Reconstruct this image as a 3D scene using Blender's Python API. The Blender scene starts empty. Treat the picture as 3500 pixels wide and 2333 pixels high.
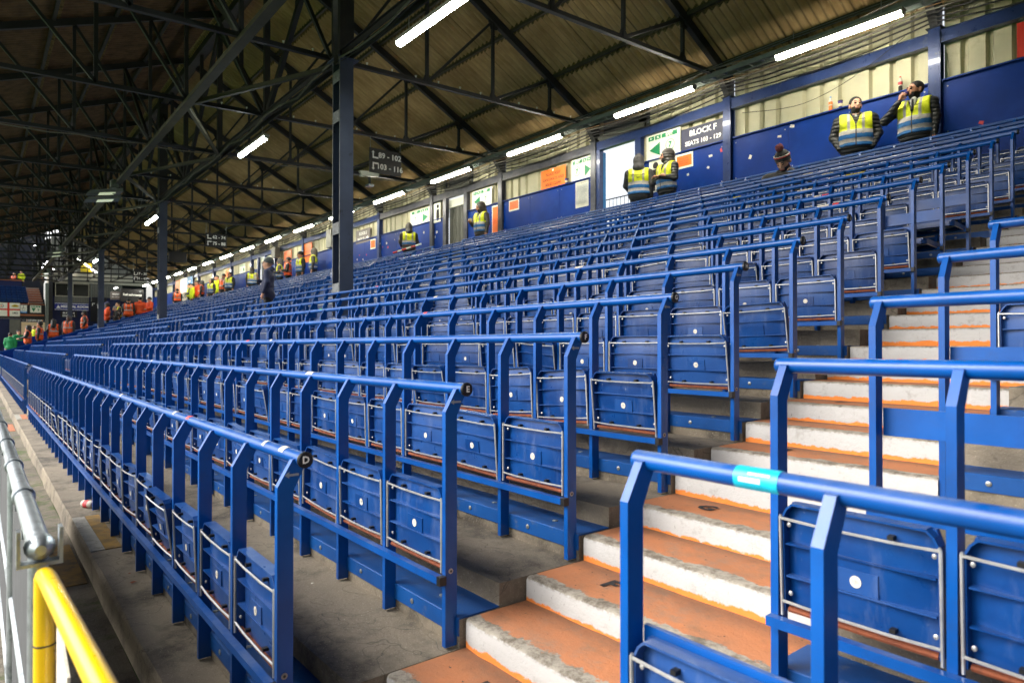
import bpy, math, random
import numpy as np
from mathutils import Vector, Matrix
random.seed(7); np.random.seed(7)
S = bpy.context.scene
COL = S.collection
# ---------------------------------------------------------------- camera
cd = bpy.data.cameras.new('camera'); cam = bpy.data.objects.new('camera', cd); COL.objects.link(cam)
cam.location = (2.2147, -0.872, 0.3934)
cam.rotation_euler = (math.pi/2 + 0.0077, 0, math.pi/2 - 0.676)
cd.lens = 23.5; cd.sensor_width = 36; cd.clip_start = .02; cd.clip_end = 600
cd.dof.use_dof = True; cd.dof.focus_distance = 4.2; cd.dof.aperture_fstop = 3.6
S.camera = cam
# ---------------------------------------------------------------- overcast daylight from the open side
SUN_EL, SUN_ROT = math.radians(38), math.radians(212)
w = bpy.data.worlds.new('World'); S.world = w; w.use_nodes = True
nt = w.node_tree
sky = nt.nodes.new('ShaderNodeTexSky'); sky.sky_type = 'NISHITA'; sky.sun_disc = False
sky.sun_elevation = SUN_EL; sky.sun_rotation = SUN_ROT; sky.dust_density = 6; sky.air_density = 1.0; sky.ozone_density = .6
hs = nt.nodes.new('ShaderNodeHueSaturation'); hs.inputs['Saturation'].default_value = .28; hs.inputs['Value'].default_value = 2.0   # cloud cover: a greyed, brighter sky
nt.links.new(sky.outputs[0], hs.inputs['Color']); nt.links.new(hs.outputs[0], nt.nodes['Background'].inputs[0]); nt.nodes['Background'].inputs[1].default_value = 0.15
sl = bpy.data.lights.new('sun', 'SUN'); sl.energy = 0.8; sl.angle = math.radians(50); sl.color = (1, .97, .93)
sun = bpy.data.objects.new('sun', sl); COL.objects.link(sun)
sd = Vector((math.sin(SUN_ROT)*math.cos(SUN_EL), math.cos(SUN_ROT)*math.cos(SUN_EL), math.sin(SUN_EL)))
sun.rotation_euler = sd.to_track_quat('Z', 'Y').to_euler()
S.view_settings.view_transform = 'Standard'; S.view_settings.look = 'None'
S.view_settings.exposure = 0.55; S.view_settings.gamma = 1
S.render.engine = 'CYCLES'
try:
    S.cycles.use_denoising = True
    S.cycles.max_bounces = 8; S.cycles.diffuse_bounces = 4; S.cycles.glossy_bounces = 3
    S.cycles.transmission_bounces = 4; S.cycles.sample_clamp_indirect = 6; S.cycles.caustics_reflective = False; S.cycles.caustics_refractive = False
except Exception: pass

# ---------------------------------------------------------------- materials
MATS = {}
def srgb(r, g, b):
    f = lambda c: (c/255/12.92) if c/255 <= .04045 else ((c/255+.055)/1.055)**2.4
    return (f(r), f(g), f(b), 1)
class NG:
    def __init__(s, name):
        m = bpy.data.materials.new(name); m.use_nodes = True; s.m = m; s.t = m.node_tree; s.b = s.t.nodes['Principled BSDF']; MATS[name] = m
    def n(s, k, **kw):
        x = s.t.nodes.new('ShaderNode'+k)
        for a, v in kw.items():
            if a.startswith('i_'): x.inputs[a[2:].replace('_', ' ')].default_value = v
            else: setattr(x, a, v)
        return x
    def l(s, a, b): s.t.links.new(a, b)
    def math(s, op, a, b=None, clamp=False):
        x = s.n('Math', operation=op); x.use_clamp = clamp
        for i, v in enumerate((a, b)):
            if v is None: continue
            if isinstance(v, (int, float)): x.inputs[i].default_value = v
            else: s.l(v, x.inputs[i])
        return x.outputs[0]
    def mix(s, f, a, b):
        x = s.n('Mix', data_type='RGBA')
        for sock, v in ((x.inputs[0], f), (x.inputs[6], a), (x.inputs[7], b)):
            if isinstance(v, (tuple, list)): sock.default_value = v
            elif isinstance(v, (int, float)): sock.default_value = v
            else: s.l(v, sock)
        return x.outputs[2]
    def noise(s, scale, vec, detail=4, rough=.6):
        x = s.n('TexNoise'); x.inputs['Scale'].default_value = scale; x.inputs['Detail'].default_value = detail; x.inputs['Roughness'].default_value = rough
        s.l(vec, x.inputs['Vector']); return x.outputs['Fac']
    def ramp(s, f, a, b):
        x = s.n('MapRange'); x.clamp = True
        s.l(f, x.inputs[0]); x.inputs[1].default_value = a; x.inputs[2].default_value = b
        return x.outputs[0]
    def scaled(s, vec, sc):
        x = s.n('Mapping'); x.inputs['Scale'].default_value = sc; s.l(vec, x.inputs['Vector']); return x.outputs[0]
    def bump(s, h, strength=.3, dist=.01):
        x = s.n('Bump'); x.inputs['Strength'].default_value = strength; x.inputs['Distance'].default_value = dist
        s.l(h, x.inputs['Height']); s.l(x.outputs[0], s.b.inputs['Normal'])
    @property
    def pos(s):
        return s.n('NewGeometry').outputs['Position']
    @property
    def obj(s):
        return s.n('TexCoord').outputs['Object']
def mat(name, col, rough=.5, metal=0, var=.25, vs=3.0, bump=0, bs=60, dirt=None, dth=(.55, .75), ds=4.0, coat=0):
    g = NG(name); p = g.pos
    c = srgb(*col)
    dark = tuple(v*(1-var) for v in c[:3])+(1,)
    light = tuple(min(1, v*(1+var)) for v in c[:3])+(1,)
    f = g.noise(vs, p, 5)
    out = g.mix(g.ramp(f, .3, .7), dark, light)
    if dirt:
        out = g.mix(g.ramp(g.noise(ds, p, 8, .7), *dth), out, srgb(*dirt))
    g.l(out, g.b.inputs['Base Color'])
    g.b.inputs['Metallic'].default_value = metal
    rr = g.n('MapRange'); g.l(g.noise(vs*4, p, 4), rr.inputs[0]); rr.inputs[3].default_value = max(.05, rough-.1); rr.inputs[4].default_value = min(1, rough+.12)
    g.l(rr.outputs[0], g.b.inputs['Roughness'])
    if coat: g.b.inputs['Coat Weight'].default_value = coat
    if bump: g.bump(g.noise(bs, p, 5), bump, .004)
    return g.m
def emat(name, col, strength):
    g = NG(name); g.b.inputs['Base Color'].default_value = (.8, .8, .8, 1)
    g.b.inputs['Emission Color'].default_value = col; g.b.inputs['Emission Strength'].default_value = strength
    return g.m
BLUE = (10, 60, 150)
# rail paint: scuffed gloss blue
g = NG('blue_paint'); p = g.pos
c = g.mix(g.ramp(g.noise(2.5, p, 5), .3, .7), srgb(0, 62, 128), srgb(0, 82, 162))
c = g.mix(g.math('MULTIPLY', g.ramp(g.noise(90, p, 6, .75), .66, .78), .55), c, srgb(96, 118, 156))
c = g.mix(g.math('MULTIPLY', g.ramp(g.noise(9, p, 7, .7), .56, .78), .4), c, srgb(40, 54, 82))
un = g.n('SeparateXYZ'); g.l(g.n('NewGeometry').outputs['Normal'], un.inputs[0])      # hand-worn tops, chipped to pale undercoat here and there
c = g.mix(g.math('MULTIPLY', g.math('MULTIPLY', g.ramp(un.outputs[2], .5, .95), g.ramp(g.noise(5, p, 7, .7), .45, .65)), .45), c, srgb(120, 128, 140))
c = g.mix(g.ramp(g.noise(26, p, 8, .8), .73, .75), c, srgb(150, 158, 166))
g.l(c, g.b.inputs['Base Color']); g.b.inputs['Specular IOR Level'].default_value = .34; g.b.inputs['Coat Weight'].default_value = .12; g.b.inputs['Coat Roughness'].default_value = .25
rr = g.n('MapRange'); g.l(g.noise(14, p, 5), rr.inputs[0]); rr.inputs[3].default_value = .24; rr.inputs[4].default_value = .46
g.l(rr.outputs[0], g.b.inputs['Roughness']); g.bump(g.noise(160, p, 3), .08, .002)
# kick plates: same paint, foot-worn
g = NG('kick_paint'); p = g.pos
c = g.mix(g.ramp(g.noise(3, p, 5), .3, .7), srgb(4, 58, 116), srgb(10, 74, 140))
c = g.mix(g.math('MULTIPLY', g.ramp(g.noise(14, p, 9, .75), .56, .72), .6), c, srgb(98, 104, 112))
c = g.mix(g.ramp(g.noise(34, p, 6, .8), .7, .76), c, srgb(140, 138, 128))
g.l(c, g.b.inputs['Base Color']); g.b.inputs['Roughness'].default_value = .5; g.bump(g.noise(70, p, 4), .15, .003)
# seat plastic
g = NG('seat_plastic'); p = g.pos
oi = g.n('ObjectInfo').outputs['Random']
c = g.mix(g.ramp(g.noise(5, p, 5), .3, .7), srgb(6, 48, 104), srgb(13, 66, 128))
c = g.mix(g.math('MULTIPLY', g.ramp(oi, .45, 1), .38), c, srgb(58, 92, 150))
c = g.mix(g.math('MULTIPLY', g.ramp(oi, .3, 0), .4), c, srgb(6, 30, 74))
c = g.mix(g.math('MULTIPLY', g.ramp(g.noise(11, g.scaled(p, (1, 1, .25)), 7, .7), .52, .74), .42), c, srgb(98, 114, 148))
c = g.mix(g.math('MULTIPLY', g.ramp(g.noise(60, g.scaled(p, (1, 1, .4)), 5, .7), .66, .74), .5), c, srgb(140, 150, 168))
g.l(c, g.b.inputs['Base Color']); rr = g.n('MapRange'); g.l(g.noise(18, p, 5), rr.inputs[0]); rr.inputs[3].default_value = .2; rr.inputs[4].default_value = .42
g.l(rr.outputs[0], g.b.inputs['Roughness']); g.bump(g.noise(45, p, 4), .1, .003)
mat('wire', (188, 188, 186), .34, .6, .15, 20)
mat('steel_dull', (150, 152, 150), .45, .8, .2, 20)
mat('rust', (128, 66, 36), .8, .1, .4, 40, .2, 150, (84, 40, 26), (.5, .7), 20)
mat('black_plastic', (16, 16, 17), .45, 0, .2, 20)
mat('white_print', (244, 244, 240), .6, 0, .1, 30)
mat('grey_print', (140, 146, 156), .6, 0, .1, 30)
mat('dark_print', (40, 36, 36), .8, 0, .3, 40)
# concrete
def concrete(name, a, b, dk, moss=None):
    g = NG(name); p = g.pos
    c = g.mix(g.ramp(g.noise(1.3, p, 8, .65), .3, .7), srgb(*a), srgb(*b))
    c = g.mix(g.math('MULTIPLY', g.ramp(g.noise(2.6, p, 9, .7), .46, .64), .8), c, srgb(*dk))
    c = g.mix(g.math('MULTIPLY', g.ramp(g.noise(140, p, 3, .6), .6, .72), .5), c, srgb(188, 178, 158))
    c = g.mix(g.math('MULTIPLY', g.ramp(g.noise(46, p, 6, .75), .62, .7), .7), c, srgb(44, 40, 36))
    v = g.n('TexVoronoi'); v.feature = 'DISTANCE_TO_EDGE'; v.inputs['Scale'].default_value = 1.1
    wv = g.n('VectorMath', operation='ADD'); nz = g.n('TexNoise'); nz.inputs['Scale'].default_value = 4; g.l(p, nz.inputs['Vector'])
    g.l(p, wv.inputs[0]); g.l(nz.outputs['Color'], wv.inputs[1]); g.l(wv.outputs[0], v.inputs['Vector'])
    crack = g.math('SUBTRACT', 1, g.ramp(v.outputs[0], 0.0, .008))
    c = g.mix(g.math('MULTIPLY', crack, .55), c, srgb(38, 34, 30))
    if moss:
        c = g.mix(g.ramp(g.noise(2.1, p, 9, .7), .52, .62), c, srgb(*moss))
    g.l(c, g.b.inputs['Base Color']); g.b.inputs['Roughness'].default_value = .9
    h = g.math('ADD', g.noise(60, p, 6, .7), g.math('MULTIPLY', g.noise(7, p, 5), 2.0))
    g.bump(h, .5, .01); return g.m
concrete('concrete', (112, 103, 89), (142, 131, 112), (46, 42, 37))
concrete('concrete_dark', (92, 86, 76), (118, 108, 92), (50, 46, 42))
concrete('concrete_moss', (96, 90, 80), (122, 114, 98), (52, 48, 43), (72, 84, 42))
# painted step: local x width, y depth from the nosing, z down from the tread
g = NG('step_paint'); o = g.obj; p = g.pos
sx = g.n('SeparateXYZ'); g.l(o, sx.inputs[0])
nz = g.noise(11, p, 8, .7); nz2 = g.noise(55, p, 5, .7)
edge = g.math('ADD', g.math('MULTIPLY', g.math('SUBTRACT', nz, .5), .15), g.math('MULTIPLY', g.math('SUBTRACT', nz2, .5), .03))
white = g.mix(g.ramp(g.noise(10, p, 8, .75), .55, .75), srgb(178, 177, 174), srgb(146, 142, 135))
white = g.mix(g.ramp(g.noise(70, g.scaled(p, (1, 1, .3)), 6, .8), .64, .7), white, srgb(70, 62, 54))
orange = g.mix(g.ramp(g.noise(4, p, 8, .7), .35, .7), srgb(178, 112, 70), srgb(156, 104, 72))
orange = g.mix(g.math('MULTIPLY', g.ramp(g.noise(7, p, 9, .75), .54, .7), .6), orange, srgb(116, 90, 68))
fresh = srgb(222, 128, 52)
worn = g.mix(g.ramp(g.noise(13, p, 9, .8), .44, .6), srgb(150, 143, 130), srgb(96, 87, 75))
walk = g.math('MULTIPLY', g.ramp(g.math('ABSOLUTE', g.math('SUBTRACT', sx.outputs[0], .5)), .42, .1), g.ramp(g.noise(6, p, 9, .75), .5, .64))
orange = g.mix(g.math('MULTIPLY', walk, .6), orange, srgb(128, 112, 96))
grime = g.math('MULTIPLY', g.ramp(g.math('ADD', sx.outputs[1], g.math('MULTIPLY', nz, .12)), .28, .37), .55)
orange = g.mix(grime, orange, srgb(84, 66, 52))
orange = g.mix(g.ramp(g.noise(38, p, 3, .5), .71, .73), orange, srgb(66, 54, 46))
isor = g.ramp(g.math('ADD', sx.outputs[1], edge), .060, .068)
tread = g.mix(isor, worn, orange)
low = g.ramp(g.math('ADD', sx.outputs[2], g.math('MULTIPLY', edge, .45)), -.094, -.088)
riser = g.mix(low, fresh, white)
nose = g.ramp(sx.outputs[2], -.02, -.008)
riser = g.mix(g.math('MULTIPLY', nose, g.ramp(nz2, .4, .6)), riser, worn)
nrm = g.n('SeparateXYZ'); g.l(g.n('NewGeometry').outputs['Normal'], nrm.inputs[0])
g.l(g.mix(g.ramp(nrm.outputs[2], .45, .7), riser, tread), g.b.inputs['Base Color']); g.b.inputs['Roughness'].default_value = .82
g.bump(g.math('ADD', nz2, g.math('MULTIPLY', nz, 2)), .5, .008)
# yellow painted patches
mat('yellow_patch', (140, 108, 44), .85, 0, .35, 6, .3, 60, (96, 80, 52), (.45, .65), 8)
mat('white_patch', (150, 148, 138), .85, 0, .2, 8, .3, 60, (96, 90, 80), (.5, .7), 14)
mat('orange_patch', (170, 104, 70), .85, 0, .3, 8, .2, 60, (110, 90, 72), (.5, .7), 8)
# roof sheeting, olive brown with streaks along the slope and grime at the laps
g = NG('roof_sheet'); p = g.pos
st = g.noise(9, g.scaled(p, (1, .12, .12)), 6, .7)
c = g.mix(g.ramp(st, .3, .7), srgb(164, 134, 90), srgb(208, 176, 126))
ox = g.n('SeparateXYZ'); g.l(g.obj, ox.inputs[0])          # rib shading painted into the colour, one flank of each flute darker
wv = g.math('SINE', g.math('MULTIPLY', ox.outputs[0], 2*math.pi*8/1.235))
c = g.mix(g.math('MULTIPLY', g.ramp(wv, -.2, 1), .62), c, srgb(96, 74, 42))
lapx = g.math('ABSOLUTE', g.math('ADD', ox.outputs[0], .6125))                             # grime at the side laps
c = g.mix(g.math('MULTIPLY', g.ramp(lapx, .588, .604), .8), c, srgb(30, 24, 14))
c = g.mix(g.math('MULTIPLY', g.ramp(g.noise(1.1, p, 6), .42, .7), .6), c, srgb(122, 94, 52))
c = g.mix(g.math('MULTIPLY', g.ramp(g.noise(40, g.scaled(p, (1, .1, .1)), 4), .6, .75), .5), c, srgb(210, 194, 130))
g.l(c, g.b.inputs['Base Color']); g.b.inputs['Roughness'].default_value = .9; g.bump(g.noise(50, p, 5), .2, .004)
g = NG('roof_lap'); p = g.pos
c = g.mix(g.ramp(g.noise(18, p, 8, .75), .4, .62), srgb(64, 60, 30), srgb(128, 114, 66))
g.l(c, g.b.inputs['Base Color']); g.b.inputs['Roughness'].default_value = .95
mat('roof_front', (88, 68, 48), .95, 0, .4, 4, .2, 40, (96, 92, 80), (.66, .74), 30)
mat('black_steel', (42, 42, 43), .6, .1, .35, 3, .15, 90, (52, 44, 34), (.55, .75), 6)
mat('olive_steel', (56, 54, 36), .65, .1, .3, 4, .15, 90)
mat('column_paint', (70, 78, 100), .5, .1, .2, 2, .25, 60, (22, 22, 26), (.6, .72), 7)
mat('column_edge', (112, 116, 118), .55, .2, .25, 5, .3, 60, (60, 60, 58), (.5, .7), 9)
mat('wall_blue', (0, 48, 128), .42, 0, .18, 1.4, .2, 40, (12, 62, 140), (.56, .8), 3, .1)
mat('wall_steel', (40, 58, 104), .3, .1, .25, 3, .4, 70, (88, 90, 92), (.6, .75), 6, .3)
mat('wall_steel_grey', (74, 74, 80), .35, .2, .3, 4, .4, 70, (40, 44, 60), (.5, .7), 5)
mat('cream_cladding', (184, 178, 148), .6, 0, .1, 2, .05, 40, (158, 150, 120), (.58, .8), 3)
mat('grey_cladding', (98, 98, 90), .6, 0, .15, 3)
mat('galv', (168, 176, 180), .36, .75, .16, 12, .1, 120, (120, 126, 130), (.5, .7), 20)
mat('galv_dull', (110, 118, 112), .55, .5, .2, 8)
mat('yellow_paint', (226, 186, 8), .3, 0, .06, 4, .05, 60, None, coat=.3)
mat('infill_panel', (70, 72, 74), .7, .3, .2, 10)
mat('cable', (26, 25, 23), .7, 0, .3, 20)
mat('cable_grey', (104, 100, 90), .7, 0, .3, 20)
mat('cable_tan', (120, 92, 54), .8, 0, .3, 20)
mat('sign_black', (14, 14, 17), .5, 0, .1, 4)
mat('sign_navy', (26, 30, 62), .5, 0, .1, 4)
mat('sign_grey', (96, 88, 84), .5, 0, .1, 4)
mat('sign_white', (232, 232, 216), .45, 0, .05, 4)
mat('sign_green', (0, 124, 72), .5, 0, .08, 6)
mat('sign_orange', (236, 112, 26), .5, 0, .06, 5)
mat('sign_red', (206, 40, 16), .5, 0, .06, 5)
mat('sign_yellow', (196, 172, 20), .5, 0, .1, 5)
mat('sign_blue', (42, 128, 196), .5, 0, .1, 5)
mat('med_blue', (28, 44, 140), .5, 0, .1, 5)
mat('navy_wall', (34, 40, 72), .7, 0, .2, 1.0)
mat('navy_dark', (18, 20, 32), .8, 0, .3, 1.0)
mat('glass_dark', (34, 36, 32), .12, 0, .2, 1)
mat('white_frame', (160, 156, 138), .5, 0, .1, 3)
mat('wool_red', (150, 84, 86), .9, 0, .4, 60)
mat('paper', (206, 204, 190), .8, 0, .1, 10)
mat('teal_sticker', (20, 170, 196), .4, 0, .15, 40)
mat('sticker_white', (206, 198, 182), .6, 0, .25, 60)
mat('sticker_red', (196, 60, 66), .6, 0, .3, 60)
mat('sticker_yellow', (186, 168, 40), .6, 0, .3, 60)
mat('sticker_green', (60, 190, 110), .6, 0, .3, 60)
mat('tread_grass', (60, 96, 40), .9, 0, .3, 2, .4, 60)
mat('tarmac', (70, 70, 68), .9, 0, .3, 2, .3, 60)
mat('lamp_housing', (150, 148, 138), .6, .2, .2, 6)
emat('tube_wall', (1, .95, .80, 1), 64)
emat('tube_column', (.90, 1, .95, 1), 60)
emat('tube_far', (1, .98, .92, 1), 10)
emat('flood_glow', (.86, 1, .62, 1), .35)
emat('bar_glow', (1, .72, .36, 1), .16)
emat('spot_glow', (.95, .95, 1, 1), 14)
# people
mat('skin_light', (214, 160, 132), .5, 0, .08, 20)
mat('skin_tan', (176, 122, 92), .5, 0, .08, 20)
mat('skin_dark', (92, 62, 48), .5, 0, .1, 20)
mat('hair_black', (18, 15, 13), .6, 0, .3, 60, .4, 200)
mat('hair_grey', (120, 116, 110), .6, 0, .3, 60, .4, 200)
mat('eye_dark', (18, 14, 12), .2)
mat('lip', (150, 86, 78), .5)
for n_, c_ in dict(jacket_black=(36, 35, 33), jacket_navy=(34, 42, 76), jacket_brown=(56, 51, 44), jacket_grey=(64, 62, 62), trousers=(18, 18, 22), hat_grey=(58, 64, 66), hat_black=(16, 15, 16),
                   jacket_orange=(255, 84, 26), jacket_yellow=(214, 232, 20), jacket_green=(10, 140, 80), shirt_white=(206, 204, 198)).items():
    g = NG(n_); o = g.obj
    c = srgb(*c_); f = g.noise(7, o, 6, .65)
    g.l(g.mix(g.ramp(f, .3, .7), tuple(v*.7 for v in c[:3])+(1,), tuple(min(1, v*1.2) for v in c[:3])+(1,)), g.b.inputs['Base Color'])
    g.b.inputs['Roughness'].default_value = .7
    h = g.math('ADD', g.noise(9, g.scaled(o, (1, 1, 2.4)), 5, .6), g.math('MULTIPLY', g.noise(60, o, 4), .15))
    if n_ in ('jacket_black', 'jacket_brown'):      # quilted rows of a padded jacket
        sz = g.n('SeparateXYZ'); g.l(o, sz.inputs[0]); h = g.math('ADD', h, g.math('ABSOLUTE', g.math('SINE', g.math('ADD', g.math('MULTIPLY', sz.outputs[2], 52), g.math('MULTIPLY', g.noise(6, o), 3)))))
        g.b.inputs['Roughness'].default_value = .45
    g.bump(h, .5, .03)
def vestmat(name, bands, strap, base, zip_=True):
    """bands: (z above which, colour) from the top down, read off the vest's own height"""
    g = NG(name); o = g.obj; s_ = g.n('SeparateXYZ'); g.l(o, s_.inputs[0])
    wz = g.math('ADD', s_.outputs[2], g.math('MULTIPLY', g.math('SUBTRACT', g.noise(6, o, 3), .5), .025))
    out = bands[-1][1]
    for z, col in reversed(bands[:-1]):
        out = g.mix(g.math('GREATER_THAN', wz, z), out, col)
    ax = g.math('ABSOLUTE', s_.outputs[0])
    inb = g.math('MULTIPLY', g.math('GREATER_THAN', ax, strap[0]), g.math('LESS_THAN', ax, strap[1]))
    inb = g.math('MULTIPLY', inb, g.math('GREATER_THAN', wz, strap[2]))
    out = g.mix(inb, out, srgb(176, 172, 164))
    if zip_:
        zz = g.math('MULTIPLY', g.math('LESS_THAN', ax, .009), g.math('LESS_THAN', s_.outputs[1], 0))
        out = g.mix(zz, out, srgb(58, 58, 62))
    f = g.noise(8, o, 6, .65)
    g.l(g.mix(g.math('MULTIPLY', g.ramp(f, .55, .3), .45), out, (.02, .02, .01, 1)), g.b.inputs['Base Color'])
    g.b.inputs['Roughness'].default_value = .6
    h = g.math('ADD', g.noise(8, g.scaled(o, (1, 1, 1.6)), 5, .6), g.math('MULTIPLY', g.noise(40, o, 3), .1)); g.bump(h, .6, .03)
HV, SV, HB, HO = srgb(224, 232, 18), srgb(178, 172, 166), srgb(24, 104, 168), srgb(255, 96, 22)
vestmat('vest_yellow_blue', [(1.235, HV), (1.165, SV), (1.095, HB), (1.03, SV), (-1, HB)], (.085, .125, 1.16), HV)
vestmat('vest_orange', [(1.19, HO), (1.135, SV), (-1, HO)], (.09, .13, 1.13), HO)
vestmat('vest_yellow', [(1.16, HV), (1.10, SV), (-1, HV)], (.09, .13, 1.10), HV)
for n_, v_ in (('wall_blue', .18), ('wall_steel', .35), ('kick_paint', .3), ('seat_plastic', .34), ('navy_wall', .2)): MATS[n_].node_tree.nodes['Principled BSDF'].inputs['Specular IOR Level'].default_value = v_
def M(n): return MATS[n]

# ---------------------------------------------------------------- mesh helpers
class MB:
    def __init__(s): s.v = []; s.f = []; s.m = []; s.mats = []; s.smooth = False
    def mi(s, name):
        if name not in s.mats: s.mats.append(name)
        return s.mats.index(name)
    def add(s, vs, fs, m):
        b = len(s.v); k = s.mi(m); s.v += [tuple(v) for v in vs]
        for f in fs: s.f.append(tuple(b+i for i in f)); s.m.append(k)
        return s
    def box(s, x0, x1, y0, y1, z0, z1, m):
        v = [(x0,y0,z0),(x1,y0,z0),(x1,y1,z0),(x0,y1,z0),(x0,y0,z1),(x1,y0,z1),(x1,y1,z1),(x0,y1,z1)]
        return s.add(v, [(0,3,2,1),(4,5,6,7),(0,1,5,4),(1,2,6,5),(2,3,7,6),(3,0,4,7)], m)
    def bevbox(s, x0, x1, y0, y1, z0, z1, m, b=.004):
        """box with its vertical (z) edges and top edges chamfered"""
        v = []
        for z, d in ((z0, 0), (z1-b, 0), (z1, b)):
            v += [(x0+b,y0+d,z),(x1-b,y0+d,z),(x1-d,y0+b,z),(x1-d,y1-b,z),(x1-b,y1-d,z),(x0+b,y1-d,z),(x0+d,y1-b,z),(x0+d,y0+b,z)]
        f = [tuple(range(7,-1,-1)), tuple(range(16,24))]
        for r in range(2):
            for i in range(8): f.append((r*8+i, r*8+(i+1)%8, r*8+8+(i+1)%8, r*8+8+i))
        return s.add(v, f, m)
    def beam(s, a, b, w, h, m, up=(0,0,1)):
        a = Vector(a); b = Vector(b); d = (b-a).normalized(); u = Vector(up)
        if abs(d.dot(u)) > .98: u = Vector((0,1,0))
        r = d.cross(u).normalized(); u = r.cross(d).normalized()
        v = []
        for q in (a, b):
            for i, j in ((-1,-1),(1,-1),(1,1),(-1,1)): v.append(q + r*(i*w/2) + u*(j*h/2))
        return s.add(v, [(0,1,2,3),(7,6,5,4),(0,4,5,1),(1,5,6,2),(2,6,7,3),(3,7,4,0)], m)
    def tube(s, pts, r, m, n=8, cap=True):
        pts = [Vector(q) for q in pts]; rings = []; vs = []
        u = None
        for i, q in enumerate(pts):
            d = (pts[min(i+1, len(pts)-1)] - pts[max(i-1, 0)]).normalized()
            if u is None:
                u = Vector((0,0,1)) if abs(d.z) < .9 else Vector((1,0,0))
            u = (u - d*u.dot(d)).normalized(); w_ = d.cross(u)
            rr = r[i] if isinstance(r, (list, tuple)) else r
            for k in range(n):
                a = 2*math.pi*k/n; vs.append(q + u*(math.cos(a)*rr) + w_*(math.sin(a)*rr))
        fs = []
        for i in range(len(pts)-1):
            for k in range(n): fs.append((i*n+k, i*n+(k+1)%n, (i+1)*n+(k+1)%n, (i+1)*n+k))
        if cap: fs.append(tuple(range(n-1,-1,-1))); fs.append(tuple((len(pts)-1)*n+k for k in range(n)))
        return s.add(vs, fs, m)
    def prism(s, poly, x0, x1, m, axis='x'):
        """poly in the two other axes, extruded along axis"""
        n = len(poly)
        if axis == 'x': mk = lambda a, b, t: (t, a, b)
        elif axis == 'y': mk = lambda a, b, t: (a, t, b)
        else: mk = lambda a, b, t: (a, b, t)
        v = [mk(a, b, x0) for a, b in poly] + [mk(a, b, x1) for a, b in poly]
        f = [tuple(range(n-1,-1,-1)), tuple(range(n, 2*n))] + [(i, (i+1)%n, n+(i+1)%n, n+i) for i in range(n)]
        return s.add(v, f, m)
    def lathe(s, prof, c, m, n=12, axis=(0,0,1)):
        a = Vector(axis).normalized(); u = a.orthogonal().normalized(); w_ = a.cross(u); c = Vector(c); vs = []
        for r, z in prof:
            for k in range(n):
                t = 2*math.pi*k/n; vs.append(c + a*z + (u*math.cos(t)+w_*math.sin(t))*r)
        fs = []
        for i in range(len(prof)-1):
            for k in range(n): fs.append((i*n+k, i*n+(k+1)%n, (i+1)*n+(k+1)%n, (i+1)*n+k))
        fs.append(tuple(range(n-1,-1,-1))); fs.append(tuple((len(prof)-1)*n+k for k in range(n)))
        return s.add(vs, fs, m)
    def mesh(s, name, fix=True):
        me = bpy.data.meshes.new(name); me.from_pydata(s.v, [], s.f)
        for m in s.mats: me.materials.append(M(m))
        me.polygons.foreach_set('material_index', s.m)
        if s.smooth:
            me.polygons.foreach_set('use_smooth', [True]*len(s.f))
        me.update()
        if fix:
            import bmesh
            bm = bmesh.new(); bm.from_mesh(me); bmesh.ops.recalc_face_normals(bm, faces=bm.faces); bm.to_mesh(me); bm.free()
        return me
def obj(name, me, parent=None, loc=None, rot=None):
    if isinstance(me, MB): me = me.mesh(name)
    o = bpy.data.objects.new(name, me); COL.objects.link(o)
    if parent: o.parent = parent
    if loc is not None: o.location = loc
    if rot is not None: o.rotation_euler = rot
    return o
def tag(o, label=None, cat=None, group=None, kind=None):
    if label: o['label'] = label
    if cat: o['category'] = cat
    if group: o['group'] = group
    if kind: o['kind'] = kind
    return o
def thing(name, label, cat, loc=(0,0,0), rz=0, group=None):
    o = bpy.data.objects.new(name, None); COL.objects.link(o); o.empty_display_size = .1
    o.location = loc; o.rotation_euler = (0, 0, rz)
    return tag(o, label, cat, group)
def smooth_shade(me, ang=35):
    try:
        me.polygons.foreach_set('use_smooth', [True]*len(me.polygons))
        me.set_sharp_from_angle(angle=math.radians(ang))
    except Exception: pass
    return me
ORD = ['first','second','third','fourth','fifth','sixth','seventh','eighth','ninth','tenth','eleventh','twelfth','thirteenth','fourteenth','fifteenth','sixteenth','seventeenth','eighteenth','nineteenth','twentieth']
TENS = {20:'twenty', 30:'thirty', 40:'forty'}
def ordw(i):
    if i < 20: return ORD[i]
    n = i+1; t = n//10*10
    return ('thirtieth' if n == 30 else 'fortieth' if n == 40 else TENS[t] + '-' + ORD[n-t-1])
TXT = {}
def text_mesh(body, size, m, bold=0.0, depth=0.0, spacing=1.0):
    key = (body, round(size, 4), m, bold, depth, spacing)
    if key in TXT: return TXT[key]
    cu = bpy.data.curves.new('lettering', 'FONT'); cu.body = body; cu.size = size; cu.align_x = 'CENTER'; cu.align_y = 'CENTER'
    cu.offset = bold; cu.extrude = depth; cu.resolution_u = 2; cu.space_character = spacing
    o = bpy.data.objects.new('tmp_text', cu); COL.objects.link(o)
    dg = bpy.context.evaluated_depsgraph_get()
    me = bpy.data.meshes.new_from_object(o.evaluated_get(dg)); me.name = 'lettering'
    bpy.data.objects.remove(o); bpy.data.curves.remove(cu)
    me.materials.clear(); me.materials.append(M(m)); TXT[key] = me
    return me
def frame(origin, right, up):
    r = Vector(right).normalized(); u = Vector(up).normalized(); n = r.cross(u)
    mt = Matrix((r, u, n)).transposed().to_4x4(); mt.translation = Vector(origin); return mt
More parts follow.
